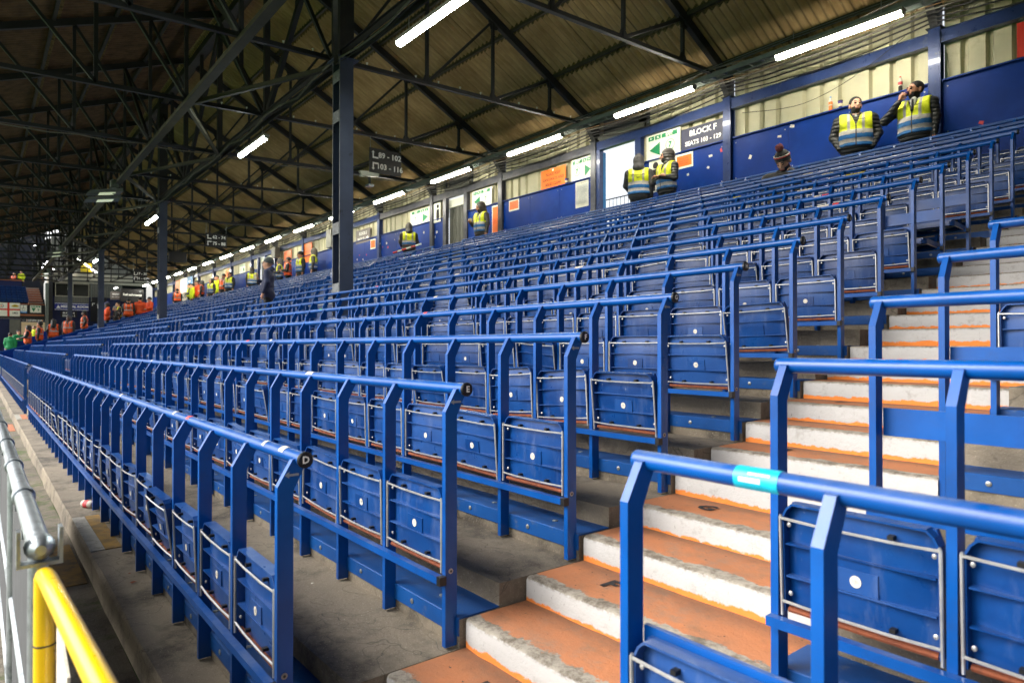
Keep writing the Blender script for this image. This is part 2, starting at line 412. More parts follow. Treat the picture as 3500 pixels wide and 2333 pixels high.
def sign(name, label, cat, origin, right, up, w, h, board, elems, t=.008, group=None, frame_m=None):
    """flat sign; local x right, y up, z out; origin at its centre"""
    mb = MB(); mb.box(-w/2, w/2, -h/2, h/2, -t, 0, board)
    o = obj(name, mb); tag(o, label, cat, group); o.matrix_world = frame(origin, right, up)
    for i, e in enumerate(elems):
        z = .002 + .0014*min(i, 14)
        k = e[0]
        if k == 't':
            c = obj('lettering', text_mesh(e[1], e[4], e[5], e[6] if len(e) > 6 else .004), o, (e[2], e[3], z))
            if len(e) > 7: c.rotation_euler = (0, 0, e[7])
        elif k == 'r':
            mb = MB(); mb.box(e[1], e[2], e[3], e[4], 0, .0012, e[5]); obj('panel', mb, o, (0, 0, z))
        elif k == 'p':
            mb = MB(); mb.prism(e[1], 0, .0012, e[2], 'z'); obj('symbol', mb, o, (0, 0, z))
        elif k == 'ring':
            mb = MB(); n = 28; cx, cy, r0, r1 = e[1:5]
            v = [(cx+math.cos(2*math.pi*i/n)*r, cy+math.sin(2*math.pi*i/n)*r, 0) for r in (r0, r1) for i in range(n)]
            mb.add(v, [(i, n+i, n+(i+1)%n, (i+1)%n) for i in range(n)], e[5]); obj('ring', mb, o, (0, 0, z))
    return o
def circ(cx, cy, r, n=16, sy=1): return [(cx+math.cos(2*math.pi*i/n)*r, cy+math.sin(2*math.pi*i/n)*r*sy) for i in range(n)]
# ---------------------------------------------------------------- rows
YR = [0,.666,1.33,2.0,2.663,3.33,3.985,4.641,5.275,5.91,6.57,7.25,7.935,8.61,9.29,9.97]
ZR = [.01,.222,.437,.652,.865,1.085,1.31,1.548,1.783,2.018,2.25,2.49,2.72,2.955,3.19,3.43]
LET = 'DEFGHIJKLMNOPQRS'
FL = [z-1.03 for z in ZR] + [2.64]
YB = 10.7            # front face of the back wall posts
def floor_at(y):
    for n in range(len(YR)):
        if y < YR[n]-.03: return FL[n]
        if y < YR[n]+.17: return FL[n]+.115
    return FL[-1]
# ---------------------------------------------------------------- ground and terraces
mb = MB(); mb.box(-320, 320, -320, 320, -1.5, -1.42, 'tread_grass'); tag(obj('ground', mb), 'grass pitch and ground beyond the stand', None, None, 'structure')
def terrace(name, xs, prof, m):
    rnd = random.Random(3); v = []; f = []; n = len(prof)
    for i, x in enumerate(xs):
        for j, (y, z) in enumerate(prof):
            a = .005 if abs(x) < 25 and 0 < i < len(xs)-1 else 0
            v.append((x, y + rnd.uniform(-a, a), z + rnd.uniform(-a, a)*.5))
    for i in range(len(xs)-1):
        for j in range(n-1): f.append((i*n+j, (i+1)*n+j, (i+1)*n+j+1, i*n+j+1))
    # closed ends
    for k, i in ((0, 0), (1, len(xs)-1)):
        b = len(v); v += [(xs[i], y, -1.41) for y, z in prof]
        for j in range(n-1): f.append((i*n+j, i*n+j+1, b+j+1, b+j))
    mb = MB(); mb.add(v, f, m); o = obj(name, mb); tag(o, None, None, None, 'structure'); return o
prof = [(-.27, -1.17), (-.262, -1.04), (-.25, FL[0])]
for n in range(16):
    prof += [(YR[n]-.03, FL[n]), (YR[n]-.03, FL[n]+.115), (YR[n]+.17, FL[n]+.115), (YR[n]+.17, FL[n+1])]
prof.append((11.2, FL[16]))
xs = [0.0] + [-.4*i for i in range(1, 50)] + [-20-2.*i for i in range(0, 23)]
tag(terrace('terrace', xs, prof, 'concrete'), 'concrete terrace steps under the seat rows')
mb = MB(); mb.box(-64, 6, -4.2, -.27, -1.42, -1.17, 'concrete_moss'); tag(obj('front_walkway', mb), 'lower concrete walkway along the front barrier', None, None, 'structure')
# right block terrace (its rows stand 0.25 m lower down the rake)
YQ = [.41+.664*i for i in range(-1, 14)]; ZQ = [.115+.2205*i for i in range(-1, 14)]
prof = [(-.27, -1.17), (-.262, -1.14)]
for i in range(15):
    f0 = ZQ[i]-1.03; f1 = ZQ[i]+.2205-1.03
    prof += [(YQ[i]-.03, f0), (YQ[i]-.03, f0+.115), (YQ[i]+.17, f0+.115), (YQ[i]+.17, f1)]
prof.append((10.8, prof[-1][1]))
tag(terrace('terrace', [1.14+.4*i for i in range(0, 25)], prof, 'concrete'), 'concrete terrace right of the painted steps')
# painted patches on the front step where the aisles come down
def patch(x0, x1, y0, y1, z, m, label):
    mb = MB(); mb.box(x0, x1, y0, y1, z-.01, z+.005, m); tag(obj('paint_patch', mb), label, 'paint', 'painted patches on the front step', None)
patch(-4.35, -3.2, -.16, -.06, FL[0], 'yellow_patch', 'mustard painted patch on the upper front step by the white strip')
patch(-4.35, -3.2, -.249, -.162, FL[0], 'white_patch', 'short off-white strip along the front step edge')
patch(-4.1, -3.0, -.46, -.29, -1.17, 'yellow_patch', 'mustard painted patch on the lower front walkway')
patch(-15.0, -13.9, -.16, -.06, FL[0], 'orange_patch', 'faded orange patch on the upper front step in the distance')
patch(-15.0, -13.9, -.249, -.162, FL[0], 'white_patch', 'distant off-white strip on the front step edge')
patch(-14.6, -13.2, -.50, -.29, -1.17, 'orange_patch', 'faded orange patch on the lower walkway in the distance')
# ---------------------------------------------------------------- stairs
def stairway(name, label, x0, x1, letters, rows):
    t = tag(thing(name, label, None), label, None, None, 'structure')
    for n in rows:
        for half in (0, 1):
            y0 = YR[n]-.01 if half == 0 else YR[n]+.31
            y1 = YR[n]+.31 if half == 0 else (YR[n+1]-.01 if n < 15 else 10.75)
            z1 = FL[n]+.117 if half == 0 else FL[n+1]+.003
            h = .118 if half == 0 else FL[n+1]-FL[n]-.11
            w = x1-x0; rnd = random.Random(n*2+half); k = 12
            v = []; f = []
            for i in range(k+1):
                x = w*i/k; j = rnd.uniform(-.004, .004); jz = rnd.uniform(-.003, .002)
                v += [(x, j, -h-.02), (x, j, -.016), (x, j+.004, -.006+jz), (x, j+.014, jz*.6), (x, y1-y0+.02, 0)]
            for i in range(k):
                for q in range(4): f.append((i*5+q, (i+1)*5+q, (i+1)*5+q+1, i*5+q+1))
            f.append((0, 1, 2, 3, 4)); f.append(tuple(k*5+q for q in (4, 3, 2, 1, 0)))
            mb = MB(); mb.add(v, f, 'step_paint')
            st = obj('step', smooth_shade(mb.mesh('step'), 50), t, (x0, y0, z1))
            if half == 1 and letters and n+1 < 12:
                obj('lettering', text_mesh(LET[n+1], .12, 'dark_print', .006), st, (.30, .20, .0045))
    return t
stairway('stairway', 'steps with white risers and orange treads between the two seat blocks', .012, 1.132, True, range(0, 16))
stairway('stairway', 'distant painted steps in the second aisle beside the man in navy', -15.06, -13.96, False, range(0, 16))
stairway('stairway', 'far painted steps in the third aisle', -31.3, -30.3, False, range(0, 16))
# the lowest approach step of the near stair
mb = MB(); mb.box(.012, 1.132, -.27, -.02, -1.2, -1.02, 'concrete'); tag(obj('landing', mb), 'concrete landing at the foot of the near steps', None, None, 'structure')

# ---------------------------------------------------------------- rails and seats
def post_mesh(w):
    # side profile in (y, z): straight post that kinks back to the tube
    poly = [(-.085,-1.02),(-.03,-1.02),(-.03,-.105),(.012,-.018),(-.012,.006),(-.034,.0),(-.085,-.088)]
    mb = MB(); mb.prism(poly, -w/2, w/2, 'blue_paint'); return mb.mesh('post')
POST = post_mesh(.024)
RAILR = .0238
CAPM = {}
def cap_mesh():
    mb = MB(); mb.lathe([(.0265, 0), (.0278, .004), (.0278, .010), (.024, .014)], (0,0,0), 'black_plastic', 18, (1,0,0)); return smooth_shade(mb.mesh('end_cap'))
CAP = cap_mesh()
def arrow_mesh():
    mb = MB(); p_ = [(-.026,0),(-.010,.011),(-.012,.004),(.022,.004),(.022,-.004),(-.012,-.004),(-.010,-.011)]
    mb.prism(p_, 0, .0012, 'grey_print', 'x'); return mb.mesh('arrow')
ARROW = arrow_mesh()
def bolt_ring():
    mb = MB(); mb.lathe([(.011, 0), (.011, .002), (.005, .003)], (0,0,0), 'steel_dull', 12, (1,0,0)); mb.lathe([(.005, .003), (.003, .0032)], (0,0,0), 'black_plastic', 10, (1,0,0)); return mb.mesh('bolt')
BOLT = bolt_ring()
BOLTF = MB().lathe([(.010, 0), (.010, .003), (.004, .004)], (0,0,0), 'steel_dull', 8, (0,-1,0)).mesh('bolt')
def seat_rail(label, x0, n, y, z, sp=.5, letter=None, near=True, side=1, board=None, group='blue seat rails', kick=True, fl=None):
    """tube rail on posts; x0 is the end beside the steps, running n bays away (side=1: towards -x)"""
    t = thing('seat_rail', label, 'handrail', (x0, y, z), 0, group)
    L = n*sp + .05; d = -1 if side == 1 else 1
    mb = MB(); mb.tube([(0,0,0), (d*L,0,0)], RAILR, 'blue_paint', 14 if near else 6)
    obj('handrail', smooth_shade(mb.mesh('handrail')), t)
    px = [d*(.03+sp*i) for i in range(n+1)]
    if near:
        for q in px: obj('post', POST, t, (q, 0, 0))
    else:
        mb = MB()
        for q in px:
            mb.prism([(-.085,-1.02),(-.03,-1.02),(-.03,-.105),(.008,0),(-.034,0),(-.085,-.088)], q-.012, q+.012, 'blue_paint')
        tag(obj('posts', mb, t), None, None, None, 'stuff')
    mb = MB(); a, b = sorted((d*.02, d*L)); mb.box(a, b, -.117, -.087, -.765, -.737, 'blue_paint'); obj('lower_bar', mb, t)
    if near and side == 1:
        mb = MB(); mb.box(d*.02-.012, d*.02+.012, -.118, -.086, -.768, -.734, 'black_plastic'); obj('bar_plug', mb, t)
    if kick:
        mb = MB(); f0 = -1.03
        a, b = sorted((0, d*L))
        mb.prism([(-.036, f0+.05), (-.036, f0+.118), (-.033, f0+.121), (.172, f0+.121), (.172, f0+.117), (-.03, f0+.114), (-.03, f0+.05)], a, b, 'kick_paint')
        obj('kick_plate', mb, t)
        if near:
            mb = MB()
            for i in range(n):
                q = d*(.03+sp*(i+.5)); mb.lathe([(.012, 0), (.012, .003), (.005, .005)], (q-.08, -.036, f0+.085), 'steel_dull', 8, (0,-1,0))
                mb.lathe([(.014, 0), (.014, .003), (.005, .005)], (q+.03, .05, f0+.121), 'steel_dull', 8)
            tag(obj('bolts', mb, t), None, None, None, 'stuff')
    if letter and side == 1:
        c = obj('end_cap', CAP, t, (0, 0, 0))
        e = obj('lettering', text_mesh(letter, .034, 'white_print', .001), c, (.0155, 0, 0), (math.pi/2, 0, math.pi/2))
        obj('arrow', ARROW, t, (-.0165, -.035, -.05))
        obj('bolt', BOLT, t, (-.018, -.06, -.72))
    elif side != 1:
        mb = MB(); mb.lathe([(RAILR, 0), (RAILR*.9, .006), (RAILR*.55, .011)], (0,0,0), 'blue_paint', 14, (-1,0,0)); obj('end_cap', smooth_shade(mb.mesh('end_cap')), t)
    if board:
        for i in range(*board):
            a, b = sorted((px[i]+d*.014, px[i+1]-d*.014)); mb = MB(); mb.box(a, b, -.03, -.016, -.485, -.385, 'blue_paint'); obj('backrest_board', mb, t)
    return t
def band(t, x, wdt, m, a0=-.6, a1=2.4):
    """a sticker wrapped part way round the rail of t"""
    mb = MB(); v = []; k = 10
    for xx in (x, x+wdt):
        for i in range(k+1):
            a = a0+(a1-a0)*i/k; v.append((xx, -math.cos(a)*(RAILR+.0012), math.sin(a)*(RAILR+.0012)))
    mb.add(v, [(i, k+1+i, k+2+i, i+1) for i in range(k)], m); obj('sticker', smooth_shade(mb.mesh('sticker', False)), t)
RAILS = {}
NB1 = 27
for n in range(16):
    near = n <= 11
    RAILS[n] = seat_rail(f'blue tube rail and posts of seat row {LET[n]} beside the near steps', 0.0 if n < 13 else 1.5, NB1 + (0 if n < 13 else 3), YR[n], ZR[n], letter=LET[n] if n < 13 else None, near=near,
                         board=(0, 5) if n in (8, 9, 10, 11, 12) else ((1, 3) if n == 7 else None))
for n in range(16):
    seat_rail(f'distant blue rail of seat row {LET[n]} between the second and third aisles', -15.1, 30, YR[n], ZR[n], letter=LET[n] if n < 9 else None, near=False)
    seat_rail(f'far blue rail of seat row {LET[n]} beyond the third aisle', -31.4, 16, YR[n], ZR[n], near=False)
    if n > 6: seat_rail(f'farthest blue rail of seat row {LET[n]} towards the refreshments sign', -41.6, 28, YR[n], ZR[n], near=False)
QN = {}
for i in range(1, 12):
    QN[i] = seat_rail(f'blue rail of the {ordw(i-1)} row up, right of the orange steps', 1.115, 5, YQ[i], ZQ[i], sp=.465, near=i < 8, side=-1, board=(0, 5) if i in (1, 3, 4, 5) else None, group='blue seat rails right of the steps')
band(QN[1], .282, .10, 'teal_sticker', -1.0, 2.6); band(QN[1], .295, .05, 'sticker_white', -.2, .2); band(QN[1], .315, .05, 'sticker_white', .5, .7)
for n, x, w_, m_ in ((0,-.19,.045,'sticker_white'),(0,-.37,.025,'sticker_white'),(0,-1.55,.05,'sticker_red'),(0,-1.85,.03,'sticker_white'),(0,-3.6,.04,'sticker_white'),(1,-1.62,.09,'sticker_white'),(1,-6.1,.05,'sticker_white'),
                   (2,-4.2,.05,'sticker_white'),(2,-4.9,.07,'sticker_red'),(2,-6.3,.05,'sticker_white'),(2,-7.9,.06,'sticker_white'),(3,-2.5,.05,'sticker_red'),(4,-3.4,.06,'sticker_white'),(4,-6.2,.06,'sticker_green'),
                   (5,-2.1,.1,'sticker_white'),(6,-5.0,.1,'sticker_white'),(6,-7.2,.08,'sticker_red'),(7,-.55,.1,'sticker_white'),(7,-.42,.05,'sticker_red'),(8,-.9,.07,'sticker_white'),(8,-.82,.06,'sticker_red'),(9,-1.4,.16,'sticker_white'),
                   (10,-2.6,.12,'sticker_yellow'),(10,-1.2,.2,'sticker_yellow'),(11,-1.8,.14,'sticker_white'),(12,-2.4,.14,'sticker_white'),(12,-4.6,.2,'sticker_white')):
    band(RAILS[n], x, w_, m_, .4, 2.2)
# seat: origin at the hinge line, front (ribbed underside) towards -y
def seat_meshes():
    W, H = .44, .318
    nx, nz_ = 10, 8
    mb = MB(); v = []; f = []
    for j in range(nz_+1):
        for i in range(nx+1):
            u = i/nx*2-1; q = j/nz_
            x = u*W/2; z = q*H
            if j == nz_: x *= .93
            y = -.020*(1-u*u)*math.sin(math.pi*(.12+.76*q)) + .006*u*u
            v.append((x, y, z))
    for j in range(nz_):
        for i in range(nx): f.append((j*(nx+1)+i, j*(nx+1)+i+1, (j+1)*(nx+1)+i+1, (j+1)*(nx+1)+i))
    b = len(v); v += [(x, .022, z) for x, y, z in v[:b]]
    f += [tuple(b+q for q in reversed(g_)) for g_ in f[:]]
    # outline wall
    ring = [i for i in range(nx+1)] + [j*(nx+1)+nx for j in range(1, nz_+1)] + [nz_*(nx+1)+i for i in range(nx-1, -1, -1)] + [j*(nx+1) for j in range(nz_-1, 0, -1)]
    for k in range(len(ring)): f.append((ring[k], b+ring[k], b+ring[(k+1)%len(ring)], ring[(k+1)%len(ring)]))
    mb.add(v, f, 'seat_plastic')
    # rim
    w2 = W/2
    path = [(-w2, .0), (-w2, H*.88), (-w2+.012, H*.95), (-w2+.03, H), (w2-.03, H), (w2-.012, H*.95), (w2, H*.88), (w2, .0)]
    for a, c in zip(path[:-1], path[1:]): mb.beam((a[0], -.006, a[1]), (c[0], -.006, c[1]), .04, .006, 'seat_plastic', (0,0,1) if a[0] != c[0] else (1,0,0))
    shell = smooth_shade(mb.mesh('seat_shell'), 30)
    mb = MB()
    mb.box(-w2+.008, w2-.008, -.026, .004, -.0022, .0022, 'seat_plastic'); rib = mb.mesh('rib')
    mb = MB(); r = .0048; y = -.030
    for sx_ in (-1, 1): mb.tube([(sx_*.226, y, -.012), (sx_*.226, y, .279), (sx_*.222, y, .284)], r, 'wire', 6)
    for z in (.275, .030):
        mb.tube([(-.224, y, z), (-.1, y-.003, z-.003), (.1, y-.003, z-.003), (.224, y, z)], r*.95, 'wire', 6)
        for sx_ in (-.10, .10): mb.box(sx_-.008, sx_+.008, y+.002, y+.022, z+.001, z+.012, 'black_plastic')
    for sx_ in (-1, 1):
        for z in (.255, .052): mb.lathe([(.007, 0), (.007, .004), (.003, .006)], (sx_*.206, -.012, z), 'wire', 8, (0,-1,0))
    wire = smooth_shade(mb.mesh('wire_frame'))
    mb = MB(); mb.tube([(-.212,-.012,.004), (.212,-.012,.004)], .010, 'rust', 8); tube = smooth_shade(mb.mesh('hinge_tube'))
    mb = MB(); mb.box(-.062, .062, -.0212, -.015, .108, .17, 'seat_plastic'); plate = mb.mesh('number_plate')
    mb = MB(); mb.lathe([(.0165, 0), (.0165, .0012)], (0, -.0213, .14), 'sticker_white', 16, (0,-1,0)); disc = mb.mesh('number_disc')
    mb = MB(); mb.box(-w2, w2, -.012, .02, 0, H, 'seat_plastic'); mb.box(-w2, w2, -.034, -.026, H*.85, H*.88, 'wire'); mb.box(-w2-.004, -w2+.006, -.036, -.026, 0, H*.88, 'wire'); mb.box(w2-.006, w2+.004, -.036, -.026, 0, H*.88, 'wire')
    for z in (.105, .2): mb.box(-w2, w2, -.02, 0, z, z+.004, 'seat_plastic')
    mb.box(-w2, w2, -.03, -.01, -.01, .008, 'rust')
    return shell, rib, wire, tube, plate, disc, mb.mesh('seat_far')
SHELL, RIB, WIRE, TUBE, PLATE, DISC, FARSEAT = seat_meshes()
slots = []
C0 = Vector(cam.location)
for n in range(16):
    for i in range(NB1): slots.append(('a', n, i, -.03-.5*i-.25, YR[n]-.05, ZR[n]-.72))
for i in range(1, 8):
    for k in range(5):
        if i in (3, 4) and k < 2: continue
        slots.append(('q', i, k, 1.115+.03+.465*k+.2325, YQ[i]-.05, ZQ[i]-.72))
vd = Vector((-math.cos(.676), math.sin(.676), 0))
slots.sort(key=lambda s_: (Vector(s_[3:6])-C0).length)
near_slots = slots[:300]; far_slots = slots[300:]
rnd = random.Random(11)
DOWN = {('a', 0, 26), ('a', 0, 24), ('a', 9, 0), ('a', 10, 0)}
def make_seat(blk, n, i, x, y, z):
    if blk == 'a': lab = f'blue tip-up seat, {ordw(i)} from the near steps in row {LET[n]}'; num = 129-i
    else: lab = f'blue tip-up seat right of the steps, {ordw(n-1)} row up, {ordw(i)} seat in'; num = 130+i
    t = thing('tip_up_seat', lab, 'seat', (x, y, z), 0, 'blue tip-up seats')
    a = rnd.choice((0, 0, .02, .04, .08, .15)) * rnd.uniform(.4, 1.2)
    down = (blk, n, i) in DOWN
    t.rotation_euler = (-(math.pi/2-.05) if down else 0 + a, rnd.choice((0, 0, 0, 0, 1, 2.5))*rnd.uniform(-.03, .03), rnd.uniform(-.02, .02))
    if down: t.rotation_euler = (math.pi/2-.06, 0, 0)
    if blk == 'q': t.scale = (.93, 1, 1); t.rotation_euler = (a*.5, 0, 0)
    sh = obj('seat_shell', SHELL, t)
    for zz in (.105, .2): obj('rib', RIB, sh, (0, 0, zz))
    obj('wire_frame', WIRE, t); obj('hinge_tube', TUBE, t)
    d = (Vector((x, y, z))-C0).length
    if d < 9:
        pl = obj('number_plate', PLATE, sh)
        if rnd.random() < .9:
            dc = obj('number_disc', DISC, sh)
            if d < 4.6: obj('lettering', text_mesh(str(num), .015, 'grey_print', .0), sh, (0, -.0229, .14), (math.pi/2, 0, 0))
for s_ in near_slots: make_seat(*s_)
mb = MB(); fv = [tuple(q.co) for q in FARSEAT.vertices]; ff = [(tuple(p_.vertices), p_.material_index) for p_ in FARSEAT.polygons]; fm = [m_.name for m_ in FARSEAT.materials]
locs = [s_[3:6] for s_ in far_slots]
for n in range(16):
    for i in range(30): locs.append((-15.1-.03-.5*i-.25, YR[n]-.05, ZR[n]-.72))
    for i in range(16): locs.append((-31.4-.03-.5*i-.25, YR[n]-.05, ZR[n]-.72))
    if n > 6:
        for i in range(28): locs.append((-41.6-.03-.5*i-.25, YR[n]-.05, ZR[n]-.72))
for x, y, z in locs:
    b = len(mb.v); mb.v += [(x+q[0], y+q[1], z+q[2]) for q in fv]
    for ids, k in ff: mb.f.append(tuple(b+q for q in ids)); mb.m.append(mb.mi(fm[k]))
tag(obj('distant_seats', mb.mesh('distant_seats', False)), 'mass of blue tip-up seats far along the stand', 'seats', None, 'stuff')

# ---------------------------------------------------------------- front barrier
t = thing('crowd_barrier', 'galvanised tube barrier with grey infill panel along the front walkway', 'barrier', (0, 0, 0))
BY, BZ = -.75, -.088
mb = MB(); mb.tube([(.24, BY, BZ), (-7.5, BY, BZ)], .0255, 'galv', 16); obj('top_tube', smooth_shade(mb.mesh('top_tube')), t)
mb = MB(); mb.lathe([(.012, -.008), (.024, .004), (.031, .02), (.0325, .036), (.031, .055), (.027, .068)], (.275, BY, BZ), 'galv', 14, (-1,0,0)); obj('tube_cap', smooth_shade(mb.mesh('tube_cap')), t)
for x in (-.45, -1.15, -1.95, -2.9):
    mb = MB(); mb.lathe([(.0255, -.03), (.032, -.026), (.032, .026), (.0255, .03)], (x, BY, BZ), 'galv', 14, (1,0,0)); obj('collar', smooth_shade(mb.mesh('collar')), t)
for x in (.20, -1.15, -2.9, -4.6, -6.2):
    mb = MB(); mb.tube([(x, BY, -1.17), (x, BY, BZ-.03)], .0215, 'galv', 12); mb.lathe([(.06, 0), (.06, .008), (.032, .012), (.03, .09), (.022, .095)], (x, BY, -1.17), 'galv', 14)
    obj('barrier_post', smooth_shade(mb.mesh('barrier_post')), t)
for z in (-.62, -1.05):
    mb = MB(); mb.tube([(.2, BY, z), (-7.5, BY, z)], .017, 'galv', 10); obj('rail', smooth_shade(mb.mesh('rail')), t)
for x0, x1 in ((.17, -1.11), (-1.19, -2.86), (-2.94, -4.56)):
    mb = MB(); mb.box(x1, x0, BY-.004, BY+.004, -1.02, -.16, 'infill_panel'); obj('infill_panel', mb, t)
for x in (-.3, -.75, -1.5, -2.3):
    mb = MB(); mb.box(x-.012, x+.012, BY-.012, BY+.016, -.19, BZ-.018, 'galv'); obj('clip', mb, t)
mb = MB()
for sy in (-.042, .042): mb.box(.225, .265, BY+sy-.004, BY+sy+.004, BZ-.034, BZ+.045, 'galv')
mb.box(.225, .265, BY-.046, BY+.046, BZ-.042, BZ-.034, 'galv'); obj('latch_fork', mb, t)
t = thing('yellow_gate_rail', 'bright yellow tubular rail and post at the barrier end nearest the camera', 'barrier', (0, 0, 0))
mb = MB(); mb.tube([(.285, -.742, -.148), (.33, -.74, -.143), (.6, -.728, -.146), (.98, -.711, -.15), (1.5, -.69, -.152)], .0205, 'yellow_paint', 16); obj('top_tube', smooth_shade(mb.mesh('top_tube')), t)
mb = MB(); mb.tube([(.287, -.742, -.15), (.287, -.742, -1.17)], .0225, 'yellow_paint', 14); obj('gate_post', smooth_shade(mb.mesh('gate_post')), t); mb = MB(); mb.tube([(1.5, -.69, -.155), (1.5, -.69, -1.17)], .0205, 'yellow_paint', 12); obj('gate_post', smooth_shade(mb.mesh('gate_post')), t)
mb = MB(); mb.tube([(.29, -.742, -.75), (1.5, -.69, -.75)], .018, 'yellow_paint', 12); obj('lower_tube', smooth_shade(mb.mesh('lower_tube')), t)
mb = MB(); mb.lathe([(.0232, 0), (.0240, .002), (.0232, .004)], (.287, -.742, -.31), 'black_plastic', 14); obj('cable_tie', mb, t)
mb = MB(); mb.prism([(.33, -1.1), (.56, -1.1), (.56, -.29), (.45, -.262), (.33, -.255)], -.722, -.716, 'sticker_white', 'y'); tag(obj('gate_panel', mb), 'narrow off-white board beside the yellow post', 'board')
# second galvanised fence nearer the pitch
t = thing('pitch_fence', 'outer galvanised tube fence at the left edge of the picture', 'barrier', (0, 0, 0))
mb = MB(); mb.tube([(-1.2, -.835, .02), (-9, -.835, .02)], .02, 'galv', 12); obj('top_tube', smooth_shade(mb.mesh('top_tube')), t)
for x in (-1.6, -3.0, -5.0):
    mb = MB(); mb.tube([(x, -.835, -1.17), (x, -.835, .0)], .022, 'galv_dull', 12); mb.lathe([(.07, 0), (.07, .008), (.034, .012), (.032, .13), (.023, .135)], (x, -.835, -1.17), 'galv', 14); obj('barrier_post', smooth_shade(mb.mesh('barrier_post')), t)
# litter
mb = MB(); mb.lathe([(.018, 0), (.033, .006), (.033, .10), (.024, .115)], (-4.75, -.13, FL[0]+.033), 'sticker_white', 14, (.8, .55, 0)); mb.lathe([(.0335, .03), (.0335, .075)], (-4.75, -.13, FL[0]+.033), 'sticker_red', 14, (.8, .55, 0))
tag(obj('drink_can', smooth_shade(mb.mesh('drink_can'))), 'crushed white and red drink can on the front step', 'can')
rl = random.Random(5)
for k, x in enumerate(sorted([-rl.uniform(.1, 4) for _ in range(16)], reverse=True)):
    n = rl.choice((0, 0, 1, 1, 2)); y = YR[n]-rl.uniform(.12, .4) if n else -rl.uniform(.1, .22)
    z = floor_at(y)+.003; a = rl.uniform(0, 3); s_ = rl.uniform(.008, .022)
    mb = MB(); mb.add([(x+s_*math.cos(a+q)*(.6+.4*rl.random()), y+s_*math.sin(a+q), z+rl.uniform(0, .006)) for q in (0, 1.3, 2.6, 3.9, 5.1)], [(0, 1, 2, 3, 4)], rl.choice(('paper', 'sticker_white', 'cable', 'rust')))
    tag(obj('litter_scrap', mb), f'tiny litter scrap, {ordw(k)} from the steps of those scattered on the concrete', 'litter', 'litter scraps on the concrete')
# ---------------------------------------------------------------- roof
TX = [1.925-3.675*k for k in range(18)]          # trusses and wall posts
YC, YF = 4.15, -3.2
tie_z = lambda y: 5.40+.026*y
raf_r = lambda y: 5.63+.53*(10.8-y)
raf_f = lambda y: 9.14-.37*(YC-y)
for k, x in enumerate(TX):
    t = thing('roof_truss', f'dark steel roof truss, {ordw(k)} from the camera end', 'truss', (x, 0, 0), 0, 'dark steel roof trusses')
    def part(name, a, b, w_, h_, m='black_steel'):
        mb = MB(); mb.beam((0,)+a, (0,)+b, w_, h_, m, (1,0,0) if abs(a[1]-b[1]) > abs(a[0]-b[0]) else (0,0,1)); return obj(name, mb, t)
    mb = MB(); mb.beam((0, -3.1, tie_z(-3.1)), (0, 10.72, tie_z(10.72)), .085, .022, 'black_steel'); mb.beam((0, -3.1, tie_z(-3.1)+.045), (0, 10.72, tie_z(10.72)+.045), .02, .07, 'black_steel'); obj('tie', mb, t)
    mb = MB(); mb.beam((0, 10.9, raf_r(10.9)+.08), (0, YC, raf_r(YC)+.08), .10, .17, 'black_steel'); obj('rafter', mb, t)
    mb = MB(); mb.beam((0, YC, raf_f(YC)+.08), (0, YF, raf_f(YF)+.08), .10, .16, 'black_steel'); obj('rafter', mb, t)
    for y in (9.3, 7.68, 6.05): part('strut', (y, tie_z(y)), (y, raf_r(y)+.05), .06, .06)
    part('king_post', (YC, tie_z(YC)), (YC, raf_r(YC)), .12, .12)
    for y in (2.5, .9, -.7, -2.3): part('strut', (y, tie_z(y)), (y, raf_f(y)+.05), .07, .07)
    for a, b in ((7.68, 9.3), (6.05, 7.68), (4.25, 6.05)): part('diagonal', (a, tie_z(a)+.04), (b, raf_r(b)+.03), .05, .06)
    for a, b in ((4.05, 2.5), (2.5, .9), (.9, -.7), (-.7, -2.3)): part('diagonal', (a, tie_z(a)+.04), (b, raf_f(b)+.03), .06, .07)
    for y in (9.3, 7.68, 6.05):
        mb = MB(); z = raf_r(y)
        mb.prism([(y-.16, z+.53*.16+.02), (y+.16, z-.53*.16+.02), (y+.10, z-.14), (y-.05, z-.16)], -.012, .012, 'black_steel'); obj('gusset', mb, t)
        mb = MB(); z = tie_z(y); mb.prism([(y-.12, z+.02), (y+.16, z+.02), (y+.06, z+.15), (y-.05, z+.18)], -.012, .012, 'black_steel'); obj('gusset', mb, t)
    if k in (1, 3, 4, 6):
        mb = MB()
        for j in range(14): y = 3.2+j*.52; mb.lathe([(.012, 0), (.012, .02), (.022, .03), (.022, .04)], (0, y, tie_z(y)+.085), 'sign_white', 6)
        tag(obj('cable_clips', mb, t), None, None, None, 'stuff')
# corrugated sheets, three to a bay
def sheet_mesh(dy, dz, m, lap, w_=1.235, waves=8):
    n = waves*5; v = []; f = []; fm = []
    rows = [0, .12, 1] if lap else [0, 1]
    rows = [0] + ([1-.11] if lap else []) + [1.04]
    for q in rows:
        for i in range(n+1):
            x = -w_*i/n; c = .034*math.cos(2*math.pi*waves*i/n)
            v.append((x, dy*q, dz*q + c + (.012 if q > 1 else 0)))
    mb = MB()
    for r in range(len(rows)-1):
        fs = [(r*(n+1)+i, r*(n+1)+i+1, (r+1)*(n+1)+i+1, (r+1)*(n+1)+i) for i in range(n)]
        if r == 0: mb.add(v, fs, m)
        else:
            k = mb.mi(lap)
            for q in fs: mb.f.append(q); mb.m.append(k)
    b = len(mb.v); mb.v += [(x, y, z+.007) for x, y, z in v]
    top = [(b+i+1, b+i, b+(len(rows)-1)*(n+1)+i, b+(len(rows)-1)*(n+1)+i+1) for i in range(n)]
    for q in top: mb.f.append(q); mb.m.append(0)
    return smooth_shade(mb.mesh('corrugated_sheet', False), 60)
off_r, off_f = .27, .26
